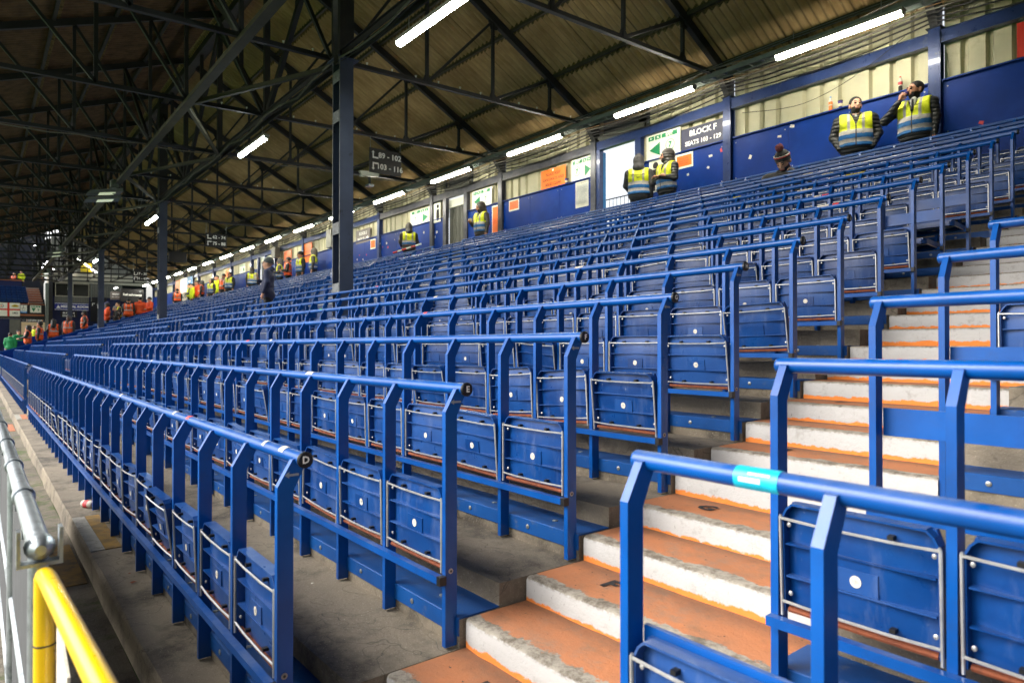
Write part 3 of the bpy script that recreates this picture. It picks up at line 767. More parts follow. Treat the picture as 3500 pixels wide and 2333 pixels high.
t = thing('rear_roof', 'olive brown corrugated roof slope running down to the back wall', 'roof')
ye = [11.05, 9.4, 8.15, 6.9, 5.65, YC-.05]
for r in range(5):
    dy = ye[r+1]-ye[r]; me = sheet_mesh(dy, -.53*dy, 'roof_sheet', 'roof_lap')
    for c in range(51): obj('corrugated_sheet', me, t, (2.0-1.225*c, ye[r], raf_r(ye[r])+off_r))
for y in (10.55, 9.4, 8.15, 6.9, 5.65, 4.5):
    mb = MB(); mb.box(-60.5, 2.0, y-.03, y+.03, raf_r(y)+.15, raf_r(y)+.215, 'olive_steel'); obj('purlin', mb, t)
t = thing('front_roof', 'dark corrugated roof slope running out towards the pitch', 'roof')
yf = [YC, 3.0, 1.75, .5, -.75, -2.0, YF]
for r in range(6):
    dy = yf[r+1]-yf[r]; me = sheet_mesh(dy, .37*dy, 'roof_front', 'roof_lap')
    for c in range(50): obj('corrugated_sheet', me, t, (2.0-1.225*c, yf[r], raf_f(yf[r])+off_f))
for y in (3.0, 1.75, .5, -.75, -2.0, -3.1):
    mb = MB(); mb.box(-59.5, 2.0, y-.035, y+.035, raf_f(y)+.12, raf_f(y)+.225, 'black_steel'); obj('purlin', mb, t)
mb = MB(); mb.box(-60, 16, YF-.06, YF, raf_f(YF)-.05, raf_f(YF)+.32, 'black_steel'); obj('fascia', mb, t)
# the stand goes on behind the camera; unseen roof added to block light
mb = MB(); mb.add([(2, YF, raf_f(YF)+off_f), (2, YC, raf_f(YC)+off_f), (2, 11.05, raf_r(11.05)+off_r), (16, 11.05, raf_r(11.05)+off_r), (16, YC, raf_f(YC)+off_f), (16, YF, raf_f(YF)+off_f)], [(0, 1, 4, 5), (1, 2, 3, 4)], 'roof_front')
tag(obj('unseen_roof', mb.mesh('unseen_roof', False)), 'unseen roof of the stand continuing behind the camera, added to block light', 'roof')
mb = MB(); mb.box(2.0, 16, 10.85, 10.95, 0, 6, 'cream_cladding'); mb.box(10.5, 10.6, YF, 10.85, -1.4, 9.2, 'navy_dark'); tag(obj('light_block_walls', mb), 'unseen walls added out of the picture to block light from the right', 'wall')  # added unseen walls, keep sky light from coming in on the right
# lattice girder over the columns and the front chord with its plan bracing
t = thing('lattice_girder', 'deep dark lattice girder along the column line under the ridge', 'girder')
mb = MB()
for dy in (-.09, .09): mb.box(-60, 2, YC+dy-.012, YC+dy+.012, tie_z(YC)-.09, tie_z(YC)+.0, 'black_steel'); mb.box(-60, 2, YC+dy-.05, YC+dy+.05, tie_z(YC)+.0, tie_z(YC)+.015, 'black_steel')
obj('bottom_chord', mb, t)
mb = MB(); mb.box(-60, 2, YC-.1, YC+.1, 8.75, 8.95, 'black_steel'); obj('top_chord', mb, t)
for k in range(len(TX)-1):
    a, b = (TX[k], TX[k+1]) if k % 2 == 0 else (TX[k+1], TX[k])
    mb = MB(); mb.beam((a, YC, tie_z(YC)), (b, YC, 8.8), .09, .14, 'black_steel'); obj('diagonal', mb, t)
    mb = MB(); xm = (TX[k]+TX[k+1])/2; mb.beam((xm, YC, 7.1), (xm, YC, 8.8), .07, .09, 'black_steel'); obj('strut', mb, t)
t = thing('front_chord', 'olive steel chord and plan bracing under the front roof slope', 'girder')
mb = MB(); mb.box(-60, 2, 2.44, 2.455, 5.36, 5.46, 'olive_steel'); mb.box(-60, 2, 2.545, 2.56, 5.36, 5.46, 'olive_steel'); mb.box(-60, 2, 2.42, 2.58, 5.345, 5.358, 'olive_steel'); obj('chord', mb, t)
for k in range(1, len(TX)-1):
    for d in (-1, 1):
        if k % 2 == 0: mb = MB(); mb.beam((TX[k], 2.5, 5.40), (TX[k+d], YC, 5.42), .07, .08, 'olive_steel'); obj('brace', mb, t)
    if k % 2: mb = MB(); mb.beam((TX[k], 2.5, 5.46), (TX[k+1], 2.5, raf_f(2.5)), .07, .09, 'black_steel'); obj('diagonal', mb, t)
# columns
for j, x in enumerate((-8.8, -23.4, -37.95, -52.5)):
    zb = floor_at(YC); t = thing('roof_column', ['dark blue steel roof column nearest the camera', 'second roof column, behind the man in navy', 'third roof column, by the stewards in orange', 'farthest thin roof column, in front of the medical room sign'][j], 'column', (x, YC, 0), 0, 'roof columns')
    for s_ in (-1, 1):
        mb = MB(); a, b = sorted((s_*.15, s_*.132)); mb.box(a, b, -.125, .125, zb, tie_z(YC)-.1, 'column_paint'); mb.box(a-.001 if s_ < 0 else a, b if s_ < 0 else b+.001, -.128, -.1245, zb, tie_z(YC)-.1, 'column_edge'); obj('flange', mb, t)
    mb = MB(); mb.box(-.132, .132, -.012, .012, zb, tie_z(YC)-.1, 'column_paint'); obj('web', mb, t)
    for z in (zb+.9, 2.35, 4.3, 5.0):
        mb = MB(); mb.box(-.135, .135, -.134, -.129, z, z+.2, 'column_edge')
        for q in (.05, .15): mb.lathe([(.012, 0), (.012, .008)], (-.09, -.134, z+q), 'steel_dull', 8, (0,-1,0)); mb.lathe([(.012, 0), (.012, .008)], (.09, -.134, z+q), 'steel_dull', 8, (0,-1,0))
        obj('batten_plate', mb, t)
    mb = MB(); mb.box(-.22, .22, -.2, .2, tie_z(YC)-.115, tie_z(YC)-.095, 'column_paint'); obj('cap_plate', mb, t)
    mb = MB(); mb.box(-.16, .16, -.13, .13, tie_z(YC)-.09, 8.8, 'black_steel'); obj('upper_shaft', mb, t)
    mb = MB(); mb.tube([(-.165, -.11, zb), (-.165, -.11, 5.2)], .012, 'cable_grey', 6); obj('conduit', mb, t)
# ---------------------------------------------------------------- back wall
wall = thing('back_wall', 'back wall of blue boards under cream ribbed cladding between steel posts', 'wall')
ZF = FL[16]
def clad(x1, x0, z0, z1, y=10.86, m='cream_cladding', pitch=.325, depth=.07):
    """ribbed sheet from x0 (left) to x1 (right)"""
    mb = MB(); pts = []; x = x0
    while x < x1-1e-4:
        for dx, dd in ((0, 0), (.215, 0), (.245, 1), (.295, 1)):
            if x+dx < x1: pts.append((x+dx, y+dd*depth))
        x += pitch
    pts.append((x1, y))
    v = [(a, b, z0) for a, b in pts]+[(a, b, z1) for a, b in pts]; n = len(pts)
    mb.add(v, [(i, i+1, n+i+1, n+i) for i in range(n-1)], m); return obj('cladding_sheet', mb.mesh('cladding_sheet', False), wall)
for k, x in enumerate(TX):
    m_ = 'wall_steel' if k < 3 else ('wall_steel_grey' if k in (3, 4, 5) else 'wall_steel')
    mb = MB()
    for s_ in (-1, 1): mb.box(x-.085, x+.085, YB+(.0 if s_ < 0 else .15), YB+(.014 if s_ < 0 else .164), ZF, 5.33, m_)
    mb.box(x-.008, x+.008, YB+.014, YB+.15, ZF, 5.33, m_); mb.box(x-.11, x+.11, YB-.03, YB+.17, 5.33, 5.345, 'black_steel'); obj('post', mb, wall)
    mb = MB(); mb.prism([(10.5, 5.62), (10.72, 5.345), (10.88, 5.345), (10.88, 5.75), (10.4, 5.9)], x-.06, x+.06, 'black_steel'); obj('knee_bracket', mb, wall)
    if k == len(TX)-1: break
    a, b = x-.09, TX[k+1]+.09          # right, left
    mb = MB(); mb.box(b-.005, a+.005, YB+.03, YB+.045, 5.09, 5.27, m_); mb.box(b-.005, a+.005, YB+.012, YB+.14, 5.27, 5.282, m_); mb.box(b-.005, a+.005, YB+.012, YB+.14, 5.078, 5.09, m_); obj('wall_beam', mb, wall)
    segs = [(a, b)]; doors = []
    if k == 2: segs = [(a, -7.80), (-8.9, b)]; doors = [(-7.82, -8.88)]
    if k == 4: segs = [(a, -14.6), (-15.6, b)]; doors = [(-14.62, -15.58)]
    if k in (9, 13): segs = [(a, a-1.4), (a-2.5, b)]; doors = [(a-1.5, a-2.4)]
    for sa, sb in segs:
        n = max(1, round((sa-sb)/1.2))
        for q in range(n):
            mb = MB(); mb.box(sb+(sa-sb)*q/n+.003, sb+(sa-sb)*(q+1)/n-.003, YB+.075, YB+.095, ZF, 4.49, 'wall_blue')
            for zz in (2.9, 3.7, 4.4):
                for xx in (.06, .94): mb.lathe([(.012, 0), (.012, .003), (.005, .004)], (sb+(sa-sb)*(q+xx)/n, YB+.075, zz), 'steel_dull', 6, (0,-1,0))
            obj('dado_board', mb, wall)
        mb = MB(); mb.box(sb, sa, YB+.03, YB+.15, 4.49, 4.512, 'wall_blue'); obj('dado_ledge', mb, wall)
        n = max(1, round((sa-sb)/1.1))
        for q in range(n): clad(sb+(sa-sb)*(q+1)/n, sb+(sa-sb)*q/n, 4.50, 5.85)
    for da, db in doors:
        for q in (da+.10, db-.10):
            mb = MB(); mb.box(q-.085, q+.085, YB+.02, YB+.14, ZF, 5.09, m_); obj('door_post', mb, wall)
        mb = MB(); mb.box(db-.2, da+.2, YB+.10, YB+.15, 5.29, 5.45, 'grey_cladding'); mb.box(db-.34, da+.34, YB+.16, YB+.2, 5.29, 5.95, 'infill_panel'); obj('door_header', mb, wall)
# closed steel doors and outside rails
def steel_door(x1, x0, label, open_=False):
    t = thing('shutter_door', label, 'door', ((x0+x1)/2, YB+.2, ZF)); w_ = (x1-x0)/2
    mb = MB(); n = 11; pts = []
    for i in range(n+1): pts += [(-w_+2*w_*i/n, 0 if i % 2 else .04), (-w_+2*w_*(i+.5)/n, .04 if i % 2 else 0)]
    pts = [p_ for p_ in pts if p_[0] <= w_]
    v = [(a, b, 0) for a, b in pts]+[(a, b, 2.15) for a, b in pts]; m_ = len(pts)
    mb.add(v, [(i, i+1, m_+i+1, m_+i) for i in range(m_-1)], 'grey_cladding'); obj('door_leaf', mb.mesh('door_leaf', False), t)
    mb = MB(); mb.tube([(-w_, -.12, .95), (w_, -.12, .95)], .02, 'galv_dull', 8); obj('push_bar', mb, t)
    mb = MB(); mb.box(-w_-.04, w_+.04, -.05, .08, 2.15, 2.4, 'sign_white'); obj('head_panel', mb, t)
steel_door(-14.5, -15.7, 'grey corrugated exit door in the back wall beside the steward with a cup')
steel_door(TX[9]-.09-1.52, TX[9]-.09-2.38, 'distant grey exit door far along the back wall')
t = thing('balustrade', 'thin dark railing seen outside through the bright open doorway', 'railing', (-8.4, 11.6, ZF+.42))
mb = MB(); mb.tube([(-2, 0, 1.05), (1.2, 0, 1.05)], .015, 'black_steel', 6); mb.tube([(-2, 0, .1), (1.2, 0, .1)], .012, 'black_steel', 6); obj('top_rail', mb, t)
for i in range(26):
    mb = MB(); mb.tube([(-2+.125*i, 0, .1), (-2+.125*i, 0, 1.05)], .007, 'black_steel', 5); obj('baluster', mb, t)
mb = MB(); mb.box(-14, -4, 10.95, 13.5, ZF-.3, ZF-.02, 'concrete'); tag(obj('outer_landing', mb), 'landing outside the open doorway', None, None, 'structure')
mb = MB(); mb.box(-8.97, -8.9, YB+.15, YB+.24, ZF, 5.05, 'sign_blue'); tag(obj('doorway_reveal', mb), 'pale blue inner side of the open doorway', 'door frame')
# ---------------------------------------------------------------- lights
def lamp(x0, x1, y, z, label, em, group, m=None):
    t = thing('strip_light', label, 'light', ((x0+x1)/2, y, z), 0, group); L = abs(x1-x0)/2
    mb = MB(); pr = [(-.055, .02), (-.05, -.015), (-.03, -.038), (.03, -.038), (.05, -.015), (.055, .02)]
    mb.prism(pr, -L, L, em); obj('diffuser', mb, t)
    mb = MB(); mb.box(-L-.02, L+.02, -.062, .062, .021, .075, 'lamp_housing'); obj('housing', mb, t)
    mb = MB()
    for s_ in (-1, 1): mb.prism(pr, s_*L, s_*(L+.018), 'lamp_housing')
    obj('end_caps', mb, t)
    mb = MB()
    for s_ in (-.7, .7): mb.tube([(s_*L, 0, .07), (s_*L, 0, .32)], .006, 'steel_dull', 5)
    obj('hangers', mb, t)
for k in range(16):
    x0 = -1.78-3.62*k
    lamp(x0, x0-1.95, 9.6, 5.235, f'fluorescent strip light above the back wall, {ordw(k)} from the right', 'tube_wall', 'strip lights along the back wall')
lamp(-4.85, -6.74, YC-.03, 4.98, 'bright strip light at the top centre under the column girder', 'tube_column', 'strip lights on the column girder')
lamp(-12.69, -14.57, YC-.03, 5.02, 'strip light on the column girder left of the nearest column', 'tube_column', 'strip lights on the column girder')
lamp(-23.95, -26.0, YC-.03, 5.0, 'strip light on the girder beside the second column', 'tube_column', 'strip lights on the column girder')
lamp(-38.9, -40.4, YC-.03, 5.0, 'small distant strip light on the girder beyond the third column', 'tube_column', 'strip lights on the column girder')
# conduit along the column girder
t = thing('girder_cable', 'grey conduit clipped along the column girder above the strip lights', 'cable')
mb = MB(); pts = [(2-.9*i, YC-.14, 5.36-.06*math.sin(i*1.9)-.05*(i % 4 == 2)) for i in range(60)]
mb.tube(pts, .016, 'cable_grey', 6); obj('conduit', smooth_shade(mb.mesh('conduit')), t)
mb = MB(); mb.tube([(x, YC-.10, z-.03+.02*math.sin(x*2.3)) for x, y, z in pts], .009, 'cable', 5); obj('cable', mb, t)
for j, y in enumerate((7.9, 3.3)):
    t = thing('truss_cable', ['pale cable strung along the underside of the truss left of the second hanging sign', 'pale cable sagging across the dark roof at the upper left'][j], 'cable')
    mb = MB(); k = (7, 5)[j]; mb.tube([(TX[k]+.05, -2+i*.6, tie_z(-2+i*.6)-.04-.06*math.sin(i*1.3)**2) for i in range(21)], .014, 'cable_grey', 5); obj('cable', mb, t)
# cable tray
t = thing('cable_tray', 'grey cable tray running above the wall lights', 'cable tray')
for y in (9.70, 9.88):
    mb = MB(); mb.box(-60, 2, y-.006, y+.006, 5.36, 5.43, 'galv_dull'); mb.box(-60, 2, y-.006, y+.02, 5.352, 5.36, 'galv_dull'); obj('tray_side', mb, t)
mb = MB()
for i in range(240): mb.box(1.9-.25*i, 1.93-.25*i, 9.70, 9.88, 5.362, 5.372, 'galv_dull')
tag(obj('rungs', mb, t), None, None, None, 'stuff')
mb = MB()
for dz in (.03, .075):
    mb.tube([(2-3.675*i/2, 9.66, 5.44+dz+(.02 if i % 2 else 0)) for i in range(34)], .006, 'galv_dull', 4)
obj('catenary_wires', mb, t)
# sagging bundles of cable at the wall head
rc = random.Random(2)
t = thing('cable_bundle', 'sagging bundles of old cables along the top of the back wall', 'cables')
for j in range(9):
    mb = MB(); pts = []; y = 10.1+.07*j; sag = rc.uniform(.05, .16)
    for k in range(16):
        for q in (0, .25, .5, .75):
            xx = TX[k]-3.675*q; pts.append((xx, y+rc.uniform(-.02, .02), 5.72-.04*j-sag*4*q*(1-q)+rc.uniform(-.015, .015)))
    mb.tube(pts, rc.choice((.010, .014, .018)), rc.choice(('cable', 'cable_grey', 'cable_tan', 'cable')), 5); obj('cable', mb, t)
t = thing('loose_wire', 'thin dark wire drooping across the cream cladding above the bearded steward', 'wire')
mb = MB(); pts = []
for i in range(15):
    q = i/14; x = -2.15-2.9*q; z = 5.33-.52*q - .34*math.sin(math.pi*q)*(1-.2*q) + .24*max(0, q-.6)
    pts.append((x, 10.66, z))
mb.tube(pts, .006, 'cable', 5); obj('wire', mb, t)
# ---------------------------------------------------------------- hanging signs
def arrow_up(cx, cy, s_, flip=1):   # elbow arrow: bar to the right, head up (flip=-1: down)
    return [('p', [(cx-.07*s_, cy-.09*s_*flip), (cx-.07*s_, cy+.05*s_*flip), (cx-.035*s_, cy+.05*s_*flip), (cx-.035*s_, cy-.09*s_*flip)][::flip], 'white_print'),
            ('p', [(cx-.095*s_, cy+.05*s_*flip), (cx-.0525*s_, cy+.10*s_*flip), (cx-.01*s_, cy+.05*s_*flip)][::-flip], 'white_print'),
            ('p', [(cx-.07*s_, cy-.09*s_*flip), (cx+.09*s_, cy-.09*s_*flip), (cx+.09*s_, cy-.05*s_*flip), (cx-.07*s_, cy-.05*s_*flip)][::flip], 'white_print')]
def hang_sign(x, y0, y1, z0, z1, a, b, label):
    w_, h = y1-y0, z1-z0
    o = sign('hanging_sign', label, 'sign', (x, (y0+y1)/2, (z0+z1)/2), (0,1,0), (0,0,1), w_, h, 'sign_black',
             arrow_up(-w_*.33, h*.23, 1) + arrow_up(-w_*.33, -h*.23, 1, -1) + [('t', a, w_*.13, h*.23, h*.31, 'white_print', .005), ('t', b, w_*.13, -h*.23, h*.31, 'white_print', .005)], t=.02, group='black hanging seat number signs')
    mb = MB()
    for s_ in (-.47, .47): mb.tube([(s_*w_, h/2-.01, -.01), (s_*w_, 5.58-(z0+z1)/2, -.01)], .007, 'steel_dull', 5)
    obj('hanger_chain', mb, o)
hang_sign(TX[4], 6.66, 7.54, 4.69, 5.30, '89 - 102', '103 - 116', 'largest hanging sign, beside the nearest column, with seats 89 - 102 and 103 - 116')
hang_sign(TX[8], 6.57, 7.42, 4.56, 5.14, '62 - 74', '75 - 88', 'smaller hanging sign with seats 62 - 74 and 75 - 88, above the man in navy')
hang_sign(TX[12], 6.28, 7.02, 4.24, 4.84, '17 - 30', '31 - 43', 'distant black hanging sign reading 17 - 30 and 31 - 43')
t = thing('hanging_screen', 'blank black screen hung under the roof beside the second column', 'screen', (TX[9], 6.3, 4.47))
mb = MB(); mb.bevbox(-.04, .04, -.38, .38, -.23, .23, 'black_plastic', .01); obj('screen_case', mb, t)
mb = MB(); mb.tube([(0, 0, .2), (0, 0, 1.05)], .015, 'black_steel', 6); obj('bracket', mb, t)
# CCTV camera under a tie
t = thing('security_camera', 'white boxed security camera clamped under a truss right of the nearest column', 'camera', (TX[5]+.02, 8.5, 5.5))
mb = MB(); mb.add([(-.09,-.36,.20),(.09,-.36,.20),(.09,.30,.26),(-.09,.30,.26),(-.08,-.30,.06),(.08,-.30,.06),(.08,.26,.12),(-.08,.26,.12)], [(0,1,2,3),(7,6,5,4),(0,4,5,1),(1,5,6,2),(2,6,7,3),(3,7,4,0)], 'sign_white'); obj('housing', mb, t)
mb = MB(); mb.lathe([(.05, 0), (.05, .03), (.03, .05)], (0, -.02, .07), 'black_plastic', 12, (0,0,-1)); obj('lens', mb, t)
mb = MB(); mb.box(-.03, .03, -.03, .03, -.16, .06, 'black_steel'); mb.box(-.12, .12, -.09, .09, -.22, -.16, 'galv'); obj('clamp', mb, t)
# floodlight pairs under the front chord
for j, (x, y, s_) in enumerate(((-21.3, 2.3, 1.), (-37.5, 2.3, .8), (-49, 2.6, .7))):
    t = thing('floodlight_pair', ['pair of grey-green floodlight boxes hung under the dark roof at upper left', 'smaller distant floodlight pair under the dark roof', 'farthest floodlight pair near the left edge'][j], 'floodlight', (x, y, 4.95), 0, 'floodlights under the roof'); t.scale = (s_,)*3
    mb = MB(); mb.tube([(0, .1, .1), (0, .1, .55)], .05, 'galv_dull', 8); mb.box(-.12, .12, 0, .2, .3, .5, 'galv_dull'); obj('bracket', mb, t)
    for q, (dy, dz) in enumerate(((0, .02), (-.05, -.2))):
        mb = MB(); mb.add([(-.3,dy-.62,dz-.02),(.3,dy-.62,dz-.02),(.3,dy+.3,dz+.14),(-.3,dy+.3,dz+.14),(-.3,dy-.55,dz+.06),(.3,dy-.55,dz+.06),(.3,dy+.3,dz+.24),(-.3,dy+.3,dz+.24)], [(0,3,2,1),(4,5,6,7),(0,1,5,4),(1,2,6,5),(2,3,7,6),(3,0,4,7)], 'galv_dull'); obj('lamp_body', mb, t)
        mb = MB(); mb.add([(-.22,dy-.30,dz+.026),(.22,dy-.30,dz+.026),(.22,dy+.12,dz+.10),(-.22,dy+.12,dz+.10)], [(0,3,2,1)], 'flood_glow'); obj('lamp_glass', mb.mesh('lamp_glass', False), t)
# ---------------------------------------------------------------- wall signs
RX, UZ = (1,0,0), (0,0,1)
YS1, YS2 = YB+.10, YB+.066   # in front of the cladding, in front of the dado boards
def exit_sign(x0, x1, z0, z1, num, left, label, y=YS1-.02):
    w_, h = x1-x0, z1-z0; d = -1 if left else 1
    px = lambda q: (q-.5)*w_*(1 if left else -1)
    e = []
    for a, b in ((.07, .24), (.27, .44), (.47, .92)):
        p0, p1 = sorted((px(a), px(b))); e.append(('r', p0, p1, h*.27, h*.44, 'sign_green'))
    cx = (px(.07)+px(.24))/2; s_ = h*.06
    e.append(('p', [(cx+d*s_*1.1, h*.355), (cx, h*.355+s_), (cx, h*.355-s_)][::(1 if left else 1)], 'sign_white'))
    e.append(('r', *sorted((cx, cx-d*s_*1.1)), h*.345, h*.365, 'sign_white'))
    cx = (px(.27)+px(.44))/2
    e.append(('p', [(cx-.03, h*.29), (cx+.005, h*.33), (cx+.03, h*.29), (cx+.045, h*.30), (cx+.015, h*.36), (cx+.04, h*.38), (cx, h*.40), (cx-.035, h*.37), (cx-.01, h*.35)], 'sign_white'))
    e.append(('t', 'EXIT', (px(.47)+px(.92))/2, h*.35, h*.17, 'sign_white', .004))
    if left: e.append(('p', [(px(.10), -h*.12), (px(.42), -h*.40), (px(.42), h*.14)], 'sign_green'))
    else: e.append(('p', [(px(.06), -h*.12), (px(.34), h*.14), (px(.34), -h*.40)], 'sign_green'))
    cx = px(.72); e.append(('ring', cx, -h*.08, h*.20, h*.225, 'sign_green')); e.append(('t', num, cx, -h*.085, h*.30, 'sign_green', .008))
    return sign('exit_sign', label, 'sign', ((x0+x1)/2, y, (z0+z1)/2), RX, UZ, w_, h, 'sign_white', e, group='green and white exit signs')
exit_sign(-7.52, -6.60, 4.52, 5.06, '7', True, 'white and green EXIT 7 sign right of the bright open doorway')
exit_sign(-9.92, -9.20, 4.52, 5.05, '7', False, 'EXIT 7 sign with arrow pointing right, left of the open doorway')
exit_sign(-14.23, -13.25, 4.52, 5.04, '7', True, 'EXIT sign behind the hooded steward holding a cup')
exit_sign(-17.9, -16.66, 4.50, 5.02, '7', False, 'EXIT sign above the steward leaning over, beside the steel door')
exit_sign(-33.0, -31.9, 4.50, 5.02, '8', True, 'distant EXIT 8 sign with left arrow behind the man in navy')
exit_sign(-37.0, -36.0, 4.50, 5.02, '8', False, 'distant EXIT 8 sign with right arrow')
sign('block_sign', 'navy sign reading BLOCK F SEATS 103 - 129', 'sign', (-6.03, YS1-.03, 4.74), RX, UZ, 1.08, .46, 'sign_navy', [('t', 'BLOCK F', 0, .10, .165, 'white_print', .004), ('t', 'SEATS 103 - 129', 0, -.10, .128, 'white_print', .003)])
sign('block_sign', 'grey brown sign reading BLOCK E SEATS 75 - 102', 'sign', (-21.5, YS1-.03, 4.66), RX, UZ, 1.22, .52, 'sign_grey', [('t', 'BLOCK E', 0, .10, .16, 'white_print', .002), ('t', 'SEATS 75 - 102', 0, -.11, .15, 'white_print', .002)])
# toilet sign with standing figure
fx = -.15
fig = [('p', circ(-.02, .22, .075), 'dark_print'), ('p', [(-.14,.10),(-.09,.135),(.07,.135),(.12,.10),(.17,-.18),(.13,-.20),(.08,.02),(.08,-.34),(.01,-.34),(0,-.08),(-.02,-.08),(-.03,-.34),(-.10,-.34),(-.10,.02),(-.15,-.20),(-.19,-.18)], 'dark_print')]
sign('toilet_sign', 'white toilet sign with a black standing figure between the two talking stewards', 'sign', (-7.08, YS2, 4.15), RX, UZ, .70, .72, 'sign_white', [(k_, [(a_+fx, b_) for a_, b_ in q_], m_) for k_, q_, m_ in fig])
sign('toilet_sign', 'distant white sign with a black figure beside the steel door', 'sign', (-16.15, YS2-.02, 4.72), RX, UZ, .42, .62, 'sign_white', [('p', circ(.05, .2, .06), 'dark_print'), ('p', [(-.02,.1),(.12,.1),(.14,-.15),(.1,-.26),(0,-.26),(-.04,-.15)], 'dark_print')])
sign('gangway_sign', 'orange sign reading PLEASE KEEP GANGWAYS AND AISLES CLEAR', 'sign', (-10.60, YS1-.03, 4.76), RX, UZ, .95, .50, 'sign_orange', [('t', 'PLEASE KEEP', 0, .11, .10, 'dark_print', .001), ('t', 'GANGWAYS AND', 0, -.02, .10, 'dark_print', .001), ('t', 'AISLES CLEAR', 0, -.15, .10, 'dark_print', .001), ('p', circ(0, .205, .03), 'sign_white')])
def small_notice(xc, zc, label, w_=.44, h=.31):
    sign('notice', label, 'notice', (xc, YS2, zc), RX, UZ, w_, h, 'sign_white', [('r', -w_/2+.03, w_/2-.03, -h/2+.04, h/2-.04, 'sign_orange'), ('t', 'Please keep', 0, .05, .045, 'sign_red', 0), ('t', 'gangways and', 0, 0, .045, 'sign_red', 0), ('t', 'aisles clear', 0, -.05, .045, 'sign_red', 0)], group='small orange notices on the blue boards')
small_notice(-6.49, 4.31, 'orange notice with white border right of the hooded stewards')
small_notice(-12.21, 4.32, 'orange notice with white border below the gangways sign')
small_notice(-20.66, 4.25, 'orange red notice beside the BLOCK E sign', .4, .36)
small_notice(-13.05, 4.0, 'orange poster behind the steward with a cup', .34, .9)
sign('regulations_board', 'tall white GROUND REGULATIONS board on the blue boards', 'notice', (-9.54, YS2, 4.15), RX, UZ, .45, .64, 'paper', [('t', 'GROUND REGULATIONS', 0, .28, .034, 'dark_print', .0005)] + [('r', -.19, .19-(.06 if i % 5 == 4 else 0), .22-.024*i, .228-.024*i, 'grey_print') for i in range(20)])
sign('red_panel', 'bright red sign edge at the right border of the picture', 'sign', (-.35, YS1-.03, 4.78), RX, UZ, .72, .50, 'sign_red', [])
for j, (x, z0, z1, m_) in enumerate(((-29.5, 4.2, 5.0, 'sign_orange'), (-27.0, 4.2, 5.05, 'sign_orange'), (-39.3, 4.4, 4.98, 'sign_orange'))):
    sign('gangway_sign', ['distant orange sign behind the hooded steward', 'distant orange sign behind the steward with dark hair', 'far orange sign beside the EXIT 8 sign'][j], 'sign', (x, YS1-.03, (z0+z1)/2), RX, UZ, .95, z1-z0, m_, [('t', 'GANGWAYS', 0, .05, .12, 'sign_red', 0)])
# banner far along the wall
sign('wall_banner', 'tall yellow white and blue banner far along the back wall', 'banner', (-49.6, YB-.03, 4.3), RX, UZ, 5.0, 1.9, 'sign_white', [('r', -2.5, -1.0, -.95, .95, 'sign_orange'), ('r', 1.0, 2.5, -.95, .95, 'sign_blue'), ('t', 'LUNCHEONS', .2, -.3, .5, 'dark_print', .01), ('t', 'AND', 1.0, -.7, .4, 'dark_print', .01), ('t', 'T', 1.7, .35, .8, 'white_print', .01), ('t', 'I', -1.7, 0, .8, 'white_print', .01)])
# electrical boxes
for j, (x, z, h) in enumerate(((-24.0, 4.85, .75), (-30.6, 5.0, .5))):
    t = thing('electrical_box', ['pale grey electrical cabinet on the back wall right of the two stewards', 'smaller grey electrical cabinet above the hooded steward'][j], 'cabinet', (x, YB-.12, z))
    mb = MB(); mb.bevbox(-.28, .28, -.12, .12, -h/2, h/2, 'grey_cladding', .015); obj('case', mb, t); mb = MB(); mb.box(-.25, .25, -.128, -.121, -h/2+.03, h/2-.03, 'grey_cladding'); obj('door', mb, t)
# stickers on the blue boards
rs = random.Random(9)
for kk, (x, z) in enumerate(sorted(((-4.35, 4.30), (-5.6, 4.33), (-5.85, 4.27), (-5.9, 4.05), (-6.4, 4.0), (-4.95, 4.05), (-2.75, 4.0), (-1.15, 3.72), (-4.1, 4.43), (-9.1, 4.15), (-14.35, 4.25), (-14.2, 4.15), (-14.1, 4.03), (-13.9, 4.0), (-17.0, 4.2), (-17.4, 4.05), (-18.6, 4.25), (-19.0, 4.2), (-19.6, 4.15), (-19.9, 4.05), (-19.5, 4.0), (-20.1, 4.2), (-18.2, 4.15), (-21.2, 3.9), (-21.8, 3.95), (-21.5, 3.75), (-22.0, 3.8), (-16.2, 4.1), (-16.3, 3.95)), reverse=True)):
    w_, h = rs.uniform(.04, .1), rs.uniform(.04, .09); a = rs.uniform(-.5, .5); mb = MB()
    mb.prism([(w_*(-1 if i in (0, 3) else 1)*rs.uniform(.35, .55), h*(-1 if i < 2 else 1)*rs.uniform(.35, .55)) for i in range(4)], 0, .002, rs.choice(('sticker_white', 'sticker_white', 'sticker_yellow', 'sticker_red', 'paper')), 'z')
    o = obj('wall_sticker', mb); o.matrix_world = frame((x, YS2+.006, z), (math.cos(a), 0, math.sin(a)), (-math.sin(a), 0, math.cos(a)))
    tag(o, f'small torn sticker, {ordw(kk)} from the right on the blue wall boards', 'sticker', 'torn stickers on the blue wall boards')
